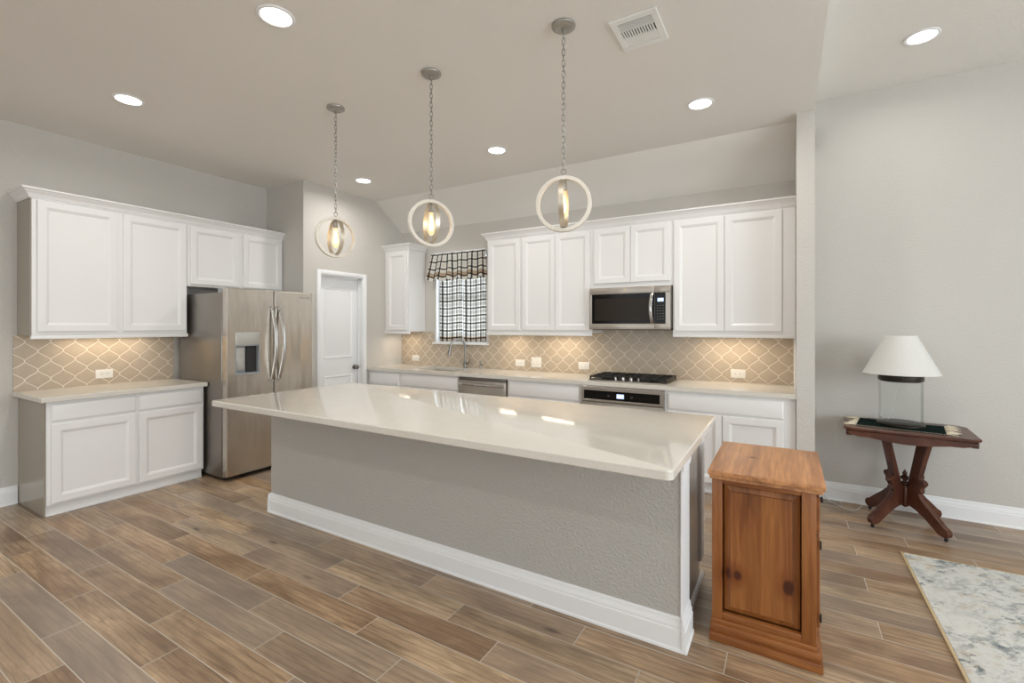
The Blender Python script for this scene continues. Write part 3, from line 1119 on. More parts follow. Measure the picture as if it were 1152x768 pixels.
b.box(-1.682, -1.128, 1.502, 1.724, .0338, .0346)
tag(build('door_window', b, plain('smoked_window', srgb(44, 37, 30), 0.2, 0, 0.12, 0.05), mw), 'brownish see-through mesh window')
b = MB(FM)
b.box(-1.056, -1.000, 1.682, 1.716, .0338, .0346)
sc_ = build('display', b, M['screen'], mw)
b = MB(FM)
for k, (w0, w1, h0, h1) in enumerate(((-1.034, -1.012, 1.690, 1.706), (-1.022, -1.006, 1.700, 1.711))):
    b.box(w0, w1, h0, h1, .0347, .0350)
build('display_mark', b, M['screenmark'], sc_)
for r_ in range(6):
    for c_ in range(3):
        b = MB(FM)
        b.box(-1.060 + c_ * .025, -1.050 + c_ * .025, 1.643 - r_ * .026, 1.648 - r_ * .026, .0338, .0342)
        build('key', b, M['slot'], mw)
b = MB(FM)
hp = [(-1.104 - .010 * math.sin(PI * k / 16), 1.476 + .284 * k / 16, .044 + .034 * math.sin(PI * k / 16) ** .7) for k in range(17)]
b.tube(hp, .0155, 10, False, .6)
b.box(-1.114, -1.094, 1.478, 1.50, .034, .05, .002).box(-1.114, -1.094, 1.736, 1.758, .034, .05, .002)
build('handle', b, M['chrome'], mw)
b = MB(FM)
b.lathe([(0, 0), (.009, 0), (.007, .002), (0, .003)], 20, (-1.375, 1.801, .034))
tag(build('badge', b, plain('gold_badge', (0.75, 0.58, 0.30, 1), 0.25, 1.0), mw), 'small gold round badge')

# ------------------------------------------------------------------ cooktop
ct = thing('cooktop', 'black gas cooktop with cast iron grates and steel knobs', 'cooktop', (-1.31, 4.55, .914))
kx0, kx1, ky0, ky1 = -1.690, -.930, 4.330, 4.815
b = MB().box(kx0, kx1, ky0, ky1, .9145, .924, .003)
build('base', b, M['steel_h'], ct)
b = MB().box(kx0 + .012, kx1 - .012, ky0 + .012, ky1 - .012, .9245, .927, .001, 1)
build('burner_pan', b, M['black'], ct)
for bx, by, br in ((-1.54, 4.46, .042), (-1.54, 4.69, .034), (-1.31, 4.62, .055), (-1.08, 4.46, .034), (-1.08, 4.69, .042)):
    b = MB().lathe([(br + .012, .0), (br + .012, .006), (br, .008), (br, .016), (br * .8, .019), (0, .019)], 24, (bx, by, .9272))
    build('burner', b, M['iron'], ct)
for gx0, gx1 in ((-1.678, -1.432), (-1.428, -1.192), (-1.188, -.942)):
    b = MB()
    zz0, zz1 = .947, .961
    for yy in (ky0 + (.02 if gx0 != -1.428 else .10), ky1 - .032):
        b.box(gx0, gx1, yy, yy + .012, zz0, zz1, .002, 1)
    ya, yb = ky0 + (.02 if gx0 != -1.428 else .10), ky1 - .02
    for xx in (gx0, gx1 - .012, (gx0 + gx1) / 2 - .006):
        b.box(xx, xx + .012, ya, yb, zz0, zz1, .002, 1)
    for yy in ((4.46, 4.575, 4.69) if gx0 != -1.428 else (4.55, 4.68)):
        b.box(gx0, gx1, yy - .005, yy + .005, zz0 + .001, zz1, .002, 1)
    for xx in (gx0 + .001, gx1 - .013):
        for yy in (ya, yb - .012):
            b.box(xx, xx + .012, yy, yy + .012, .9275, zz0 + .002)
    build('grate', b, M['iron'], ct)
for kx in (-1.425, -1.348, -1.272, -1.195):
    b = MB().lathe([(.020, 0), (.020, .004), (.016, .006), (.0155, .026), (.013, .029), (0, .029)], 20, (kx, 4.372, .9272))
    b.box(kx - .003, kx + .003, 4.357, 4.387, .954, .960, .001, 1)
    tag(build('knob', b, M['chrome'], ct), 'bright steel knob')

# ------------------------------------------------------------------ wall oven under the cooktop
ov = thing('oven', 'built-in stainless oven with black control panel below the cooktop', 'oven', (-1.334, 4.5, .23))
FO = frame((0, 4.262, 0), (1, 0, 0), (0, -1, 0))
ox0, ox1 = -1.7255, -.9445
b = MB().box(ox0, ox1, 4.2625, 4.85, .232, .872)
build('body', b, M['gasket'], ov)
b = MB(FO)
b.box(ox0, ox1, .832, .868, 0, .012, .0015, 1).box(ox0, ox1, .728, .746, 0, .012, .0015, 1).box(ox0, ox0 + .026, .746, .832, 0, .012).box(ox1 - .033, ox1, .746, .832, 0, .012)
build('control_frame', b, M['steel_h'], ov)
b = MB(FO)
b.box(ox0 + .026, ox1 - .033, .7465, .8315, .002, .0105)
cp = build('control_panel', b, M['glassblk'], ov)
b = MB(FO)
b.box(-1.374, -1.304, .769, .810, .0107, .0112)
build('display', b, M['screen'], cp)
b = MB(FO)
b.box(-1.364, -1.350, .776, .803, .0113, .0116).box(-1.340, -1.316, .786, .798, .0113, .0116)
b.box(-1.340, -1.330, .774, .782, .0113, .0116)
build('display_mark', b, M['screenmark'], cp)
b = MB(FO)
for kx in (-1.452, -1.232):
    b.lathe([(.009, 0), (.009, .0006), (.007, .0008), (.007, 0)], 16, (kx, .788, .0108))
build('touch_button', b, M['slot'], cp)
b = MB(FO)
b.box(ox0, ox1, .235, .716, 0, .03, .003)
od = build('door', b, M['steel_h'], ov)
b = MB(FO)
b.box(ox0 + .08, ox1 - .08, .33, .61, .0303, .0315)
build('door_window', b, M['glassblk'], od)
b = MB(FO)
b.tube([(ox0 + .05, .672, .075), (ox1 - .05, .672, .075)], .011, 12)
b.box(ox0 + .07, ox0 + .09, .664, .680, .0305, .07).box(ox1 - .09, ox1 - .07, .664, .680, .0305, .07)
build('handle', b, M['chrome'], od)

# ------------------------------------------------------------------ dishwasher
dw = thing('dishwasher', 'stainless dishwasher with bowed bar handle right of the sink', 'dishwasher', (-2.91, 4.5, 0))
b = MB().box(-3.2335, -2.5885, 4.2905, 4.86, .03, .872)
build('body', b, M['gasket'], dw)
FD = frame((0, 4.290, 0), (1, 0, 0), (0, -1, 0))
b = MB(FD)
b.box(-3.230, -2.596, .115, .838, 0, .028, .003)
dd_ = build('door', b, M['steel_h'], dw)
b = MB(FD)
b.box(-3.230, -2.596, .8385, .870, 0, .024, .002)
build('control_strip', b, plain('dark_steel', (0.22, 0.21, 0.20, 1), 0.3, 0.9), dw)
b = MB(FD)
b.tube([(-3.205 + .585 * k / 16, .796 + .004 * math.sin(PI * k / 16), .034 + .028 * math.sin(PI * k / 16) ** .5) for k in range(17)], .0155, 10, False, 1.0)
build('handle', b, M['chrome'], dd_)
b = MB(FD)
b.box(-3.22, -2.605, .02, .112, -.05, -.04)
build('kick_plate', b, M['black'], dw)

# ------------------------------------------------------------------ sink and faucet
sk = thing('kitchen_sink', 'undermount stainless double bowl sink below the window', 'sink', ((SX0 + SX1) / 2, (SY0 + SY1) / 2, .70))
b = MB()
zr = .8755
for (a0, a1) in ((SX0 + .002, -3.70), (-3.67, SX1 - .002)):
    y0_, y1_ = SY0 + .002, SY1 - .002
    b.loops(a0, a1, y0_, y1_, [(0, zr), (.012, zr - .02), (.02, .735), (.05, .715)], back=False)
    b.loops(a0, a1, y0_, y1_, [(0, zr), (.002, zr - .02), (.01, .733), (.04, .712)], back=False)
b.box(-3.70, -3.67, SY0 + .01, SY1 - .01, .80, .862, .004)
build('bowl', b, plain('shaded_sink_steel', (0.30, 0.285, 0.265, 1), 0.32, 1.0), sk)  # steel colour darkened so the bowl reads as a shaded hollow
b = MB()
for dx in (-3.842, -3.528):
    b.lathe([(.042, 0), (.042, .002), (.030, .003), (0, .0025)], 20, (dx, 4.575, .7155))
build('drain', b, M['nickel'], sk)

fc = thing('kitchen_faucet', 'brushed nickel gooseneck faucet behind the sink', 'faucet', (-3.545, 4.815, .914))
fx, fy, fz = -3.545, 4.815, .9145
dx, dy = -.62, -.78
b = MB().lathe([(.028, 0), (.028, .006), (.022, .010), (.021, .075), (.018, .080), (.0145, .086), (0, .086)], 20, (fx, fy, fz))
build('base', b, M['nickel'], fc)
b = MB()
pts = [(fx, fy, fz + .07), (fx, fy, fz + .27)]
for k in range(1, 15):
    a = PI * k / 14 * .97
    rr = .095
    pts.append((fx + dx * rr * (1 - math.cos(a)), fy + dy * rr * (1 - math.cos(a)), fz + .27 + rr * math.sin(a)))
b.tube(pts, .0125, 12)
build('spout', b, M['nickel'], fc)
e = Vector(pts[-1])
b = MB().tube([e + Vector((0, 0, .012)), e, e - Vector((-dx * .01, -dy * .01, .05)), e - Vector((-dx * .022, -dy * .022, .115))], [.0135, .015, .018, .021], 14)
build('spray_head', b, M['nickel'], fc)
b = MB().tube([(fx, fy, fz + .055), (fx + .05, fy - .012, fz + .058), (fx + .072, fy - .016, fz + .066)], [.0135, .013, .012], 12)
b.tube([(fx + .066, fy - .015, fz + .064), (fx + .085, fy - .022, fz + .115), (fx + .092, fy - .026, fz + .145)], [.007, .006, .005], 10)
build('handle', b, M['nickel'], fc)
sd = thing('soap_dispenser', 'small nickel soap dispenser to the right of the faucet', 'soap dispenser', (-3.31, 4.815, .914))
sx, sy = -3.310, 4.815
b = MB().lathe([(.018, 0), (.018, .006), (.010, .010), (.009, .05), (.007, .055), (.006, .105), (0, .107)], 16, (sx, sy, .9145))
build('pump', b, M['nickel'], sd)
b = MB().tube([(sx, sy, .968), (sx + .03, sy - .02, .972), (sx + .058, sy - .036, .964)], .0055, 10)
build('nozzle', b, M['nickel'], sd)

# ------------------------------------------------------------------ curtains
rod = thing('curtain_rod', 'white flat curtain rod across the top of the sink window', 'curtain rod', (-3.685, 4.88, 2.39))
b = MB().box(-4.115, -3.255, 4.846, 4.856, 2.385, 2.428, .003)
b.box(-4.115, -4.105, 4.856, YB - .0005, 2.385, 2.428).box(-3.265, -3.255, 4.856, YB - .0005, 2.385, 2.428)
build('rod', b, M['trim'], rod)
vx0, vx1 = -4.125, -3.245


def val_fn(s, q):
    # q 0 = hem, 1 = top
    flare = 1.0 + .12 * (1 - q)
    ph = 2 * PI * s * 5.6 + .8 * (1 - q)
    amp = .010 + .034 * (1 - q)
    x = (vx0 + vx1) / 2 + (s - .5) * (vx1 - vx0) * flare + .010 * (1 - q) * math.sin(ph * 1.0 + 1.0) * .6
    y = 4.838 - .022 * (1 - q) - amp * (.5 + .5 * math.sin(ph + .9 * math.sin(3 * s * 6)))
    z = 2.412 - .355 * (1 - q) + .014 * math.sin(ph * 1.0 + .4) * (1 - q)
    if q > .93:
        y += .012 * (q - .93) / .07
    return (x, y, z)


b = MB().grid(val_fn, 160, 14, lambda s, q: (s * 1.08 + (.030 * math.sin(9 * s + .5) - .015) * (1 - q), q * .36 - .002))
tag(build('valance', b, plaid('valance_plaid', 0.3, .070, .027, .019, .16), None, 60, recalc=False), 'gathered black and cream plaid valance at the top of the sink window', 'curtain')
PLC = plaid('cafe_curtain_plaid', 0.45, .045, .026, .022, .56)
for (a0, a1, lab) in ((-4.055, -3.672, 'left panel of the black and white plaid cafe curtain'), (-3.660, -3.292, 'right panel of the black and white plaid cafe curtain')):

    def cf(s, q, a0=a0, a1=a1):
        ph = 2 * PI * s * 5
        y = 4.936 - .014 * math.sin(ph + .5 * math.sin(4 * q)) - .006 * math.sin(2.3 * ph + 1)
        x = a0 + (a1 - a0) * s + .004 * math.sin(ph)
        return (x, y, 1.245 + 1.10 * q)
    b = MB().grid(cf, 90, 10, lambda s, q: (s * .46, q * 1.10 + .008 * math.sin(5 * s)))
    tag(build('cafe_curtain', b, PLC, None, 60, recalc=False), lab, 'curtain', 'cafe curtain panels')
tr2 = build('tension_rod', MB().tube([(WX0 + .0065, 4.958, 2.335), (WX1 - .0065, 4.958, 2.335)], .006, 10), M['trim'])
tag(tr2, 'thin white tension rod inside the window recess holding the cafe curtain', 'curtain rod')

# ------------------------------------------------------------------ under-cabinet lights


def bar_light(label, x, y, along_y=False, w=.46, power=3.2):
    t = thing('under_cabinet_light', label, 'light', (x, y, 1.375), 'under cabinet light bars')
    hx, hy = (.013, w / 2) if along_y else (w / 2, .013)
    build('housing', MB().box(x - hx, x + hx, y - hy, y + hy, 1.357, 1.3748, .003), M['plate'], t)
    build('lens', MB().box(x - hx + .003, x + hx - .003, y - hy + .003, y + hy - .003, 1.3545, 1.3568), M['bar_glow'], t)
    area('bar_lamp', (x, y, 1.352), (0, 0, 0), 2 * hx - .01, 2 * hy - .01, power, WARM, 170)


bar_light('light bar under the narrow wall cabinet left of the window', -4.50, 4.72, False, .20, 1.0)
bar_light('light bar under the single-door cabinet right of the window', -2.82, 4.72, False, .24, 1.4)
bar_light('light bar under the two-door cabinet left of the microwave', -2.16, 4.72, False, .40, 2.0)
bar_light('light bar under the cabinet right of the microwave', -.46, 4.72, False, .46, 2.3)
bar_light('light bar under the wall cabinet left of the refrigerator', -5.31, 1.78, True, .62, 1.5)

# ------------------------------------------------------------------ ceiling lights, vent
cn = None
cans = [(-2.355, 1.50, CZ, 'recessed ceiling light in the front row, above the overhanging front of the island'), (-4.150, 1.50, CZ, 'recessed ceiling light above the left counter'),
        (-4.155, 3.70, CZ, 'recessed ceiling light in front of the pantry wall'), (-2.355, 3.70, CZ, 'recessed ceiling light in the back row, between the middle and right pendants'),
        (-.555, 3.70, CZ, 'recessed ceiling light in the back row, in front of the cabinets right of the microwave'), (.766, 4.00, LZ, 'recessed light in the higher living room ceiling, right of the kitchen')]
for x, y, z, lab in cans:
    if cn is None:
        cn = thing('recessed_light', lab, 'ceiling light', (x, y, z), 'recessed ceiling lights')
        build('trim_ring', MB().lathe([(.076, -.0005), (.095, -.0005), (.095, -.004), (.090, -.008), (.079, -.008), (.076, -.005)], 40, (0, 0, 0), True), M['trim'], cn, local=True)
        build('lens', MB().lathe([(0, -.0080), (.060, -.0075), (.0755, -.005), (.0755, -.001), (0, -.001)], 40), M['can_glow'], cn, local=True)
    else:
        copy_tree(cn, (x, y, z), lab)
    area('can_lamp', (x, y, z - .013), (0, 0, 0), .13, .13, 12.5 if z < 3.2 else 5, CANC, 165, 'DISK')

vn = thing('ceiling_vent', 'white rectangular air vent in the kitchen ceiling', 'vent', (-.712, 2.607, CZ))
x0, x1, y0, y1 = -.840, -.585, 2.455, 2.760
ix0, ix1, iy0, iy1 = x0 + .035, x1 - .035, y0 + .04, y1 - .04
b = MB()
zc, zf = CZ - .0005, CZ - .010
for bb in ((x0, x1, y0, iy0), (x0, x1, iy1, y1), (x0, ix0, iy0, iy1), (ix1, x1, iy0, iy1)):
    b.box(*bb, zf, zc, .0015, 1)
build('frame', b, M['vent'], vn)
build('duct_shade', MB().box(ix0, ix1, iy0, iy1, CZ - .0015, CZ - .0005), M['dark'], vn)  # thin dark sheet under the ceiling, painted as the unlit duct
L3 = (iy1 - iy0)
for k in range(5):
    yy = iy0 + .008 + k * .0125
    build('louvre', MB().box(ix0, ix1, yy, yy + .0055, CZ - .0095, CZ - .004), M['vent'], vn)
for k in range(12):
    xx = ix0 + .006 + k * (ix1 - ix0 - .008) / 12.0
    b = MB().box(xx, xx + .0080, iy0 + .070, iy0 + .140, CZ - .009, CZ - .002)
    build('louvre', b, M['vent'], vn)
build('louvre_bar', MB().box(ix0, ix1, iy0 + .066, iy0 + .0705, CZ - .0095, CZ - .0015).box(ix0, ix1, iy0 + .1395, iy0 + .144, CZ - .0095, CZ - .0015), M['vent'], vn)
for k in range(6):
    yy = iy0 + .146 + k * .0130
    b = MB().box(ix0, ix1, yy, yy + .0115, CZ - .009 + .0005 * (k % 2), CZ - .003)
    build('louvre', b, M['vent'], vn)

# ------------------------------------------------------------------ pendants
RC = 2.122 - CZ      # ring centre below the ceiling
pd = thing('pendant_light', 'white ring pendant above the right end of the island, closest to the air vent', 'pendant light', (-1.06, 2.352, CZ), 'ring pendants over the island', R(18))
build('canopy', MB().lathe([(0, -.0005), (.064, -.0005), (.066, -.006), (.064, -.014), (.050, -.020), (.046, -.024), (.012, -.026), (.012, -.042), (.006, -.048), (0, -.048)], 36), M['canopy'], pd, local=True)
b = MB()
ztop, zbot = -.046, RC + .190
nl = 25
step = (ztop - zbot) / nl
for k in range(nl):
    zc = ztop - step * (k + .5)
    hl, hw = step * .5 + .0045, .0085
    pts = []
    for q in range(12):
        a = 2 * PI * q / 12
        uu, ww = hw * math.cos(a), hl * math.sin(a)
        if abs(math.sin(a)) > .3:
            ww = math.copysign(hl - hw + hw * abs(math.sin(a)), math.sin(a))
        pts.append((uu, 0, zc + ww) if k % 2 else (0, uu, zc + ww))
    b.tube(pts, .0019, 6, True)
build('chain', b, M['chain'], pd, local=True)
zs_ = [zbot + .75 * (ztop - zbot) * k / 24 + .25 * (ztop - zbot) * k / 24 for k in range(25)]
b = MB().tube([(.009 * math.sin(2.1 * k), .009 * math.cos(2.1 * k), z) for k, z in enumerate(zs_)], .0017, 6)
build('cord', b, M['cord'], pd, local=True)
b = MB(Matrix.Translation((0, 0, RC + .178)) @ Matrix.Rotation(R(90), 4, 'X'))
b.lathe([(.0125, .0022), (.0165, .0022), (.0165, -.0022), (.0125, -.0022)], 20, (0, 0, 0), True)
build('hanging_loop', b, M['chain'], pd, local=True)
b = MB(Matrix.Translation((0, 0, RC)) @ Matrix.Rotation(R(90), 4, 'X'))
b.lathe([(.1335, -.014), (.1350, -.0155), (.1520, -.0155), (.1535, -.014), (.1535, .014), (.1520, .0155), (.1350, .0155), (.1335, .014)], 72, (0, 0, 0), True)
tag(build('outer_ring', b, M['ring'], pd, local=True), 'whitewashed outer ring')
b = MB(Matrix.Translation((0, 0, RC)) @ Matrix.Rotation(R(90), 4, 'Y'))
b.lathe([(.1290, -.0145), (.1315, -.0145), (.1315, .0145), (.1290, .0145)], 72, (0, 0, 0), True)
tag(build('inner_ring', b, M['champagne'], pd, local=True), 'champagne silver inner ring')
b = MB().lathe([(0, RC + .164), (.006, RC + .162), (.006, RC + .126), (.014, RC + .122), (.0165, RC + .112), (.0165, RC + .076), (.014, RC + .072), (0, RC + .072)], 20)
build('socket', b, M['canopy'], pd, local=True)
b = MB().lathe([(.0125, RC + .0715), (.0150, RC + .05), (.0235, RC + .01), (.0270, RC - .02), (.0250, RC - .048), (.016, RC - .070), (.006, RC - .080), (0, RC - .082)], 24)
blb = build('bulb', b, M['bulbglass'], pd, local=True)
b = MB().lathe([(0, RC + .052), (.004, RC + .046), (.010, RC + .015), (.0150, RC - .012), (.0155, RC - .026), (.010, RC - .044), (0, RC - .050)], 16)
build('filament', b, M['fil_glow'], blb, local=True)
copy_tree(pd, (-2.007, 2.354, CZ), 'white ring pendant in the middle of the three over the island', R(59))
copy_tree(pd, (-2.950, 2.358, CZ), 'white ring pendant above the left end of the island, in front of the pantry wall', R(73))
for px in (-1.06, -2.007, -2.95):
    d = bpy.data.lights.new('bulb_lamp', 'POINT')
    d.energy = 4.0
    d.color = (1.0, 0.72, 0.42)
    d.shadow_soft_size = .012
    o = bpy.data.objects.new('bulb_lamp', d)
    COL.objects.link(o)
    o.location = (px, 2.354, 2.105)

# ------------------------------------------------------------------ pine cabinet at the island end
KN = [(-.236, 2.345, .307, .032, .72), (-.192, 2.345, .312, .024, .75), (.008, 2.345, .312, .031, .72)]
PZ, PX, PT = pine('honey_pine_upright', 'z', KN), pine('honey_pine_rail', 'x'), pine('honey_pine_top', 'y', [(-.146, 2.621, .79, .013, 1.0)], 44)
pc = thing('pine_cabinet', 'honey pine side cabinet with raised panel beside the island end', 'cabinet', (-.086, 2.60, 0))
cx0, cx1, cy0, cy1 = -.300, .108, 2.338, 2.905
b = MB().box(cx0, cx1 - .002, cy0 + .0325, cy1, .095, .745)
build('carcass', b, PZ, pc)
build('stile', MB().box(cx0, cx0 + .044, cy0, cy0 + .026, .095, .745, .002), PZ, pc)
build('stile', MB().box(cx1 - .053, cx1, cy0, cy0 + .026, .095, .745, .002), PZ, pc)
build('rail', MB().box(cx0 + .044, cx1 - .053, cy0 + .001, cy0 + .026, .724, .745, .002), PX, pc)
build('rail', MB().box(cx0 + .044, cx1 - .053, cy0 + .001, cy0 + .026, .095, .128, .002), PX, pc)
b = MB(frame((0, cy0 + .0235, 0), (1, 0, 0), (0, -1, 0)))
b.loops(cx0 + .0445, cx1 - .0535, .1285, .7235, [(0, -.006), (.004, -.006), (.033, .006), (.034, .014), (.040, .0145)])
build('panel', b, PZ, pc, 12)
b = MB().box(cx0 - .006, cx1 + .016, cy0 - .016, cy1 + .006, .038, .078, .004).box(cx0 - .010, cx1 + .024, cy0 - .026, cy1 + .008, 0, .040, .005).box(cx0 - .004, cx1 + .004, cy0 - .008, cy1 + .003, .076, .098, .004)
build('plinth', b, PX, pc)
b = MB().box(cx0 - .014, cx1 + .033, cy0 - .034, cy1 + .012, .763, .790, .006, 3).box(cx0 - .008, cx1 + .024, cy0 - .020, cy1 + .006, .745, .7635, .004)
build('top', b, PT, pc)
FPC = frame((cx1, 0, 0), (0, 1, 0), (1, 0, 0))
b = MB(FPC)
b.loops(cy0 + .03, cy1 - .03, .165, .545, [(0, .0005), (0, .012), (.003, .014), (.05, .014), (.06, .008)])
pdr = build('door', b, PZ, pc)
b = MB(FPC)
b.loops(cy0 + .03, cy1 - .03, .565, .715, [(0, .0005), (0, .012), (.003, .014)])
pdw = build('drawer', b, PX, pc)
b = MB(FPC)
b.box(cy0 + .024, cy0 + .036, .50, .535, .0145, .020, .002).box(cy0 + .024, cy0 + .036, .19, .225, .0145, .020, .002)
build('hinge', b, M['black'], pdr)
b = MB(FPC)
b.lathe([(.006, 0), (.006, .010), (.014, .016), (.014, .022), (0, .026)], 16, (2.60, .64, .0142))
build('knob', b, M['black'], pdw)

# ------------------------------------------------------------------ parlour table, runner, lamp
TZ = .715
tc = (.745, 4.392)
tb = thing('parlour_table', 'antique mahogany parlour table on four carved legs against the living room wall', 'table', (tc[0], tc[1], 0), None, R(-5))
hx, hy, cl = .366, .266, .045


def clip_rect(hx, hy, c):
    return [(-hx + c, -hy), (hx - c, -hy), (hx, -hy + c), (hx, hy - c), (hx - c, hy), (-hx + c, hy), (-hx, hy - c), (-hx, -hy + c)]


b = MB()
lv = [(TZ - .026, -.010), (TZ - .020, -.002), (TZ - .014, 0), (TZ - .006, 0), (TZ - .001, -.005), (TZ, -.010), (TZ - .0015, -.022), (TZ - .0015, -.024)]
P, fs = [], []
for z, ins in lv:
    P += [(x, y, z) for x, y in clip_rect(hx + ins, hy + ins, cl)]
for i in range(len(lv) - 1):
    for k in range(8):
        l = (k + 1) % 8
        fs.append([i * 8 + k, i * 8 + l, i * 8 + 8 + l, i * 8 + 8 + k])
fs += [list(range(8))[::-1], [(len(lv) - 1) * 8 + k for k in range(8)]]
b.poly(P, fs)
build('tabletop', b, M['mahogany'], tb, local=True)


def apron_poly(h, d0):
    """scalloped board, x along the side, z up"""
    pts = [(-h, TZ - .0265), (-h, TZ - .052)]
    for k in range(13):
        s = -1 + 2 * k / 12
        drop = .052 + (.012 if abs(s) < .84 else 0) + (.022 * (1 - (abs(s) / .62) ** 2) if abs(s) < .62 else 0)
        pts.append((s * h * .985, TZ - drop))
    pts += [(h, TZ - .052), (h, TZ - .0265)]
    return pts


xz = Matrix(((1, 0, 0, 0), (0, 0, 1, 0), (0, 1, 0, 0), (0, 0, 0, 1)))
yzl = Matrix(((0, 0, 1, 0), (1, 0, 0, 0), (0, 1, 0, 0), (0, 0, 0, 1)))
for s in (-1, 1):
    b = MB(xz)
    b.prism(apron_poly(hx - .035, 0), s * (hy - .024) - .009, s * (hy - .024) + .009)
    build('apron', b, M['mahogany'], tb, local=True)
    b = MB(yzl)
    b.prism(apron_poly(hy - .036, 0), s * (hx - .024) - .009, s * (hx - .024) + .009)
    build('apron', b, M['mahogany'], tb, local=True)
for sx_ in (-1, 1):
    for sy_ in (-1, 1):
        x, y = sx_ * (hx - .036), sy_ * (hy - .034)
        b = MB().box(x - .018, x + .018, y - .018, y + .018, TZ - .060, TZ - .0268, .004)
        build('corner_block', b, M['mahogany_dark'], tb, local=True)
build('top_support', MB().box(-.22, .22, -.03, .03, TZ - .050, TZ - .0268).box(-.03, .03, -.20, .20, TZ - .052, TZ - .0268), M['mahogany_dark'], tb, local=True)
fx_, fy_ = .212, .222
rf = math.hypot(fx_, fy_)
LEG = [(.205, TZ - .027), (.155, TZ - .027), (.052, .292), (.022, .286), (.022, .160), (.050, .150), (.098, .142), (.155, .105), (.215, .060), (.240, .034), (.262, .026), (.292, .026), (.308, .040), (.314, .060), (.304, .082),
       (.286, .092), (.270, .094), (.225, .140), (.170, .185), (.120, .228), (.108, .262), (.128, .268), (.132, .290), (.120, .300), (.134, .318), (.152, .326), (.156, .346), (.140, .362), (.122, .356), (.112, .372), (.118, .40)]
for sx_, sy_ in ((-1, -1), (1, -1), (1, 1), (-1, 1)):
    a = math.atan2(sy_ * fy_, sx_ * fx_)
    ca, sa = math.cos(a), math.sin(a)
    mm = Matrix(((ca, 0, -sa, 0), (sa, 0, ca, 0), (0, 1, 0, 0), (0, 0, 0, 1)))
    b = MB(mm)
    b.prism(LEG, -.019, .019, .004)
    lg = build('leg', b, M['mahogany'], tb, local=True)
    b = MB(mm)
    b.prism([(.170, TZ - .03), (.192, TZ - .03), (.108, .345), (.086, .345)], -.0225, .0225, .003)
    build('leg_moulding', b, M['mahogany_dark'], lg, local=True)
    b = MB(Matrix.Translation((ca * .283, sa * .283, 0)))
    b.M = Matrix.Translation((ca * .283, sa * .283, .0125)) @ Matrix.Rotation(a, 4, 'Z') @ Matrix.Rotation(R(90), 4, 'Y')
    b.lathe([(0, -.006), (.0105, -.006), (.0125, -.004), (.0125, .004), (.0105, .006), (0, .006)], 16)
    b.M = Matrix.Translation((ca * .283, sa * .283, 0))
    b.box(-.008, .008, -.008, .008, .018, .027)
    build('caster', b, M['black'], lg, local=True)
b = MB().lathe([(0, .125), (.012, .130), (.026, .142), (.030, .155), (.034, .16), (.034, .282), (.030, .290), (.020, .294), (.032, .300), (.032, .308), (.014, .314), (.012, .322), (.026, .334), (.028, .344), (.016, .356), (.010, .362), (.016, .370), (.012, .382), (.005, .394), (0, .404)], 20)
build('finial', b, M['mahogany_dark'], tb, local=True)
b = MB()
for k in range(4):
    a = k * PI / 2
    b.M = Matrix.Rotation(a, 4, 'Z')
    b.box(.030, .046, -.008, .008, .150, .282, .003)
build('hub_fin', b, M['mahogany'], tb, local=True)

# green runner
rn = thing('table_runner', 'dark green woven runner with cream fringe under the lamp', 'table runner', (tc[0] - .02, tc[1], TZ), None, R(-10))


def rf_(s, q):
    return (-.255 + .49 * s, -.185 + .36 * q, .0022 + .0012 * math.sin(21 * s) * math.sin(13 * q))


b = MB().grid(rf_, 40, 24)
ret = bmesh.ops.solidify(b.bm, geom=b.bm.faces[:], thickness=-.003)
build('cloth', b, M['green'], rn, local=True)
for sgn, x0 in ((-1, -.256), (1, .236)):
    b = MB()
    for k in range(12):
        yy = -.176 + .031 * k
        ln = .050 + .045 * random.random()
        w = .020 * (random.random() - .5)
        b.tube([(x0, yy, .005), (x0 + sgn * ln * .35, yy + w, .010), (x0 + sgn * ln * .7, yy + 2 * w, .0065), (x0 + sgn * ln, yy + 3.4 * w, .0055)], [.0022, .0042, .0030, .0020], 6)
    o = build('fringe', b, M['fringe'], rn, local=True)
    tag(o, 'cream knotted fringe')
b = MB()
for k in range(34):
    b.box(-.250 + .0143 * k, -.244 + .0143 * k, -.1865, -.183, .0035, .0062)
build('stitching', b, M['fringe'], rn, local=True)

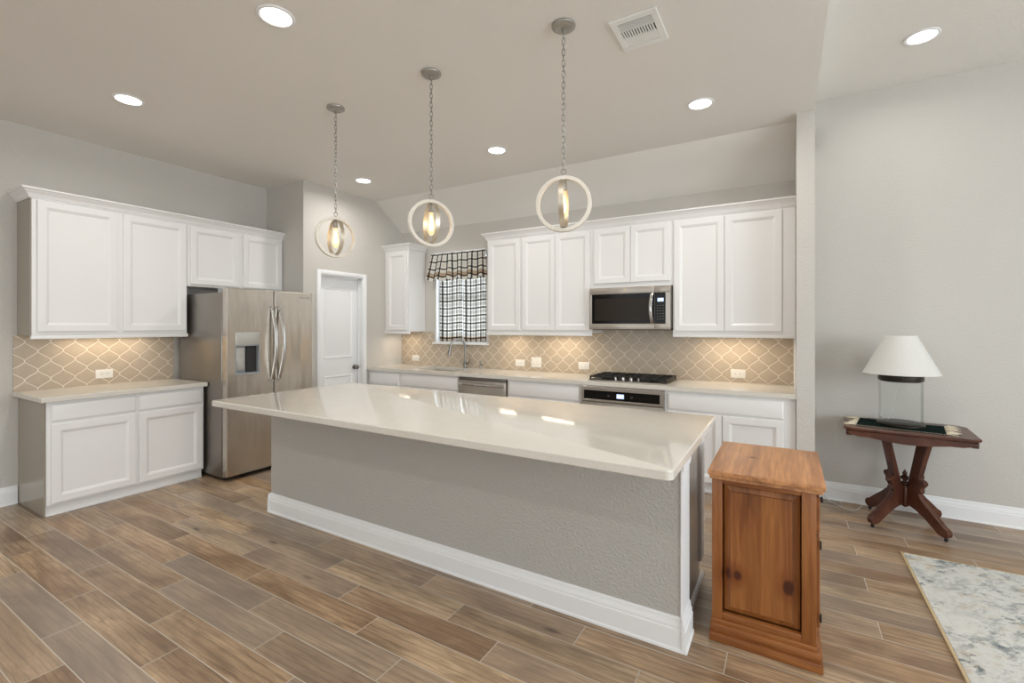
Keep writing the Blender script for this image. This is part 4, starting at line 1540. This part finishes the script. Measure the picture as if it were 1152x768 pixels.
# lamp
lx, ly, lz = .722, 4.400, TZ + .0065
lp = thing('table_lamp', 'glass cylinder table lamp with white cone shade and bronze base', 'lamp', (lx, ly, lz))
build('base', MB().lathe([(0, 0), (.136, 0), (.140, .004), (.140, .014), (.134, .020), (.124, .024), (0, .024)], 48), M['bronze'], lp, local=True)
build('glass_cylinder', MB().lathe([(.128, .0245), (.128, .3290)], 48), M['lampglass'], lp, local=True)
build('cap', MB().lathe([(0, .322), (.118, .322), (.1185, .3295), (.131, .3295), (.133, .334), (.133, .362), (.129, .366), (0, .367)], 48), M['bronze'], lp, local=True)
build('neck', MB().lathe([(.012, .367), (.014, .372), (.010, .378), (.009, .40), (.016, .404), (.016, .45), (0, .452)], 16).tube([(0, 0, .45), (0, 0, .62)], .003, 6), M['bronze'], lp, local=True)
zb_, zt_ = .378, .658
b = MB().lathe([(.226, zb_), (.092, zt_), (.090, zt_), (.224, zb_)], 64, (0, 0, 0), True)
build('lamp_shade', b, M['shade'], lp, local=True)
b = MB()
for k in range(3):
    a = 2 * PI * k / 3
    b.tube([(0, 0, .618), (.088 * math.cos(a), .088 * math.sin(a), .640)], .0016, 6)
build('shade_spider', b, M['bronze'], lp, local=True)
b = MB().tube([(-.01, 0, .328), (-.018, .0, .29), (-.03, .004, .20), (-.045, .01, .10), (-.07, .02, .030)], .0022, 6)
build('inner_cord', b, M['cord'], lp, local=True)
crd = MB().tube([(.55, 4.632, TZ + .003), (.48, 4.632, TZ + .003), (.385, 4.61, TZ + .003), (.346, 4.60, .66), (.346, 4.60, .50), (.34, 4.64, .40), (.27, 4.68, .30), (.25, 4.67, .16), (.25, 4.655, .06), (.30, 4.63, .008), (.36, 4.56, .005), (.42, 4.49, .005), (.46, 4.50, .005), (.49, 4.56, .005), (.52, 4.645, .005)], .0026, 8)
tag(build('lamp_cord', crd, M['cord']), 'pale lamp cord running from the table edge down to the floor', 'cord')

# rug
rg = thing('area_rug', 'cream and blue-grey abstract rug on the floor in front of the lamp table', 'rug', (1.8, 2.4, 0))
b = MB().box(.640, 3.1, .95, 3.808, 0.0005, .011, .003)
build('pile', b, M['rug'], rg)
b = MB().box(.626, .640, .936, 3.820, .0005, .010, .003).box(.640, 3.1, 3.808, 3.820, .0005, .010, .003).box(.640, 3.1, .936, .950, .0005, .010, .003)
tag(build('binding', b, M['rugedge'], rg), 'tan bound edge')
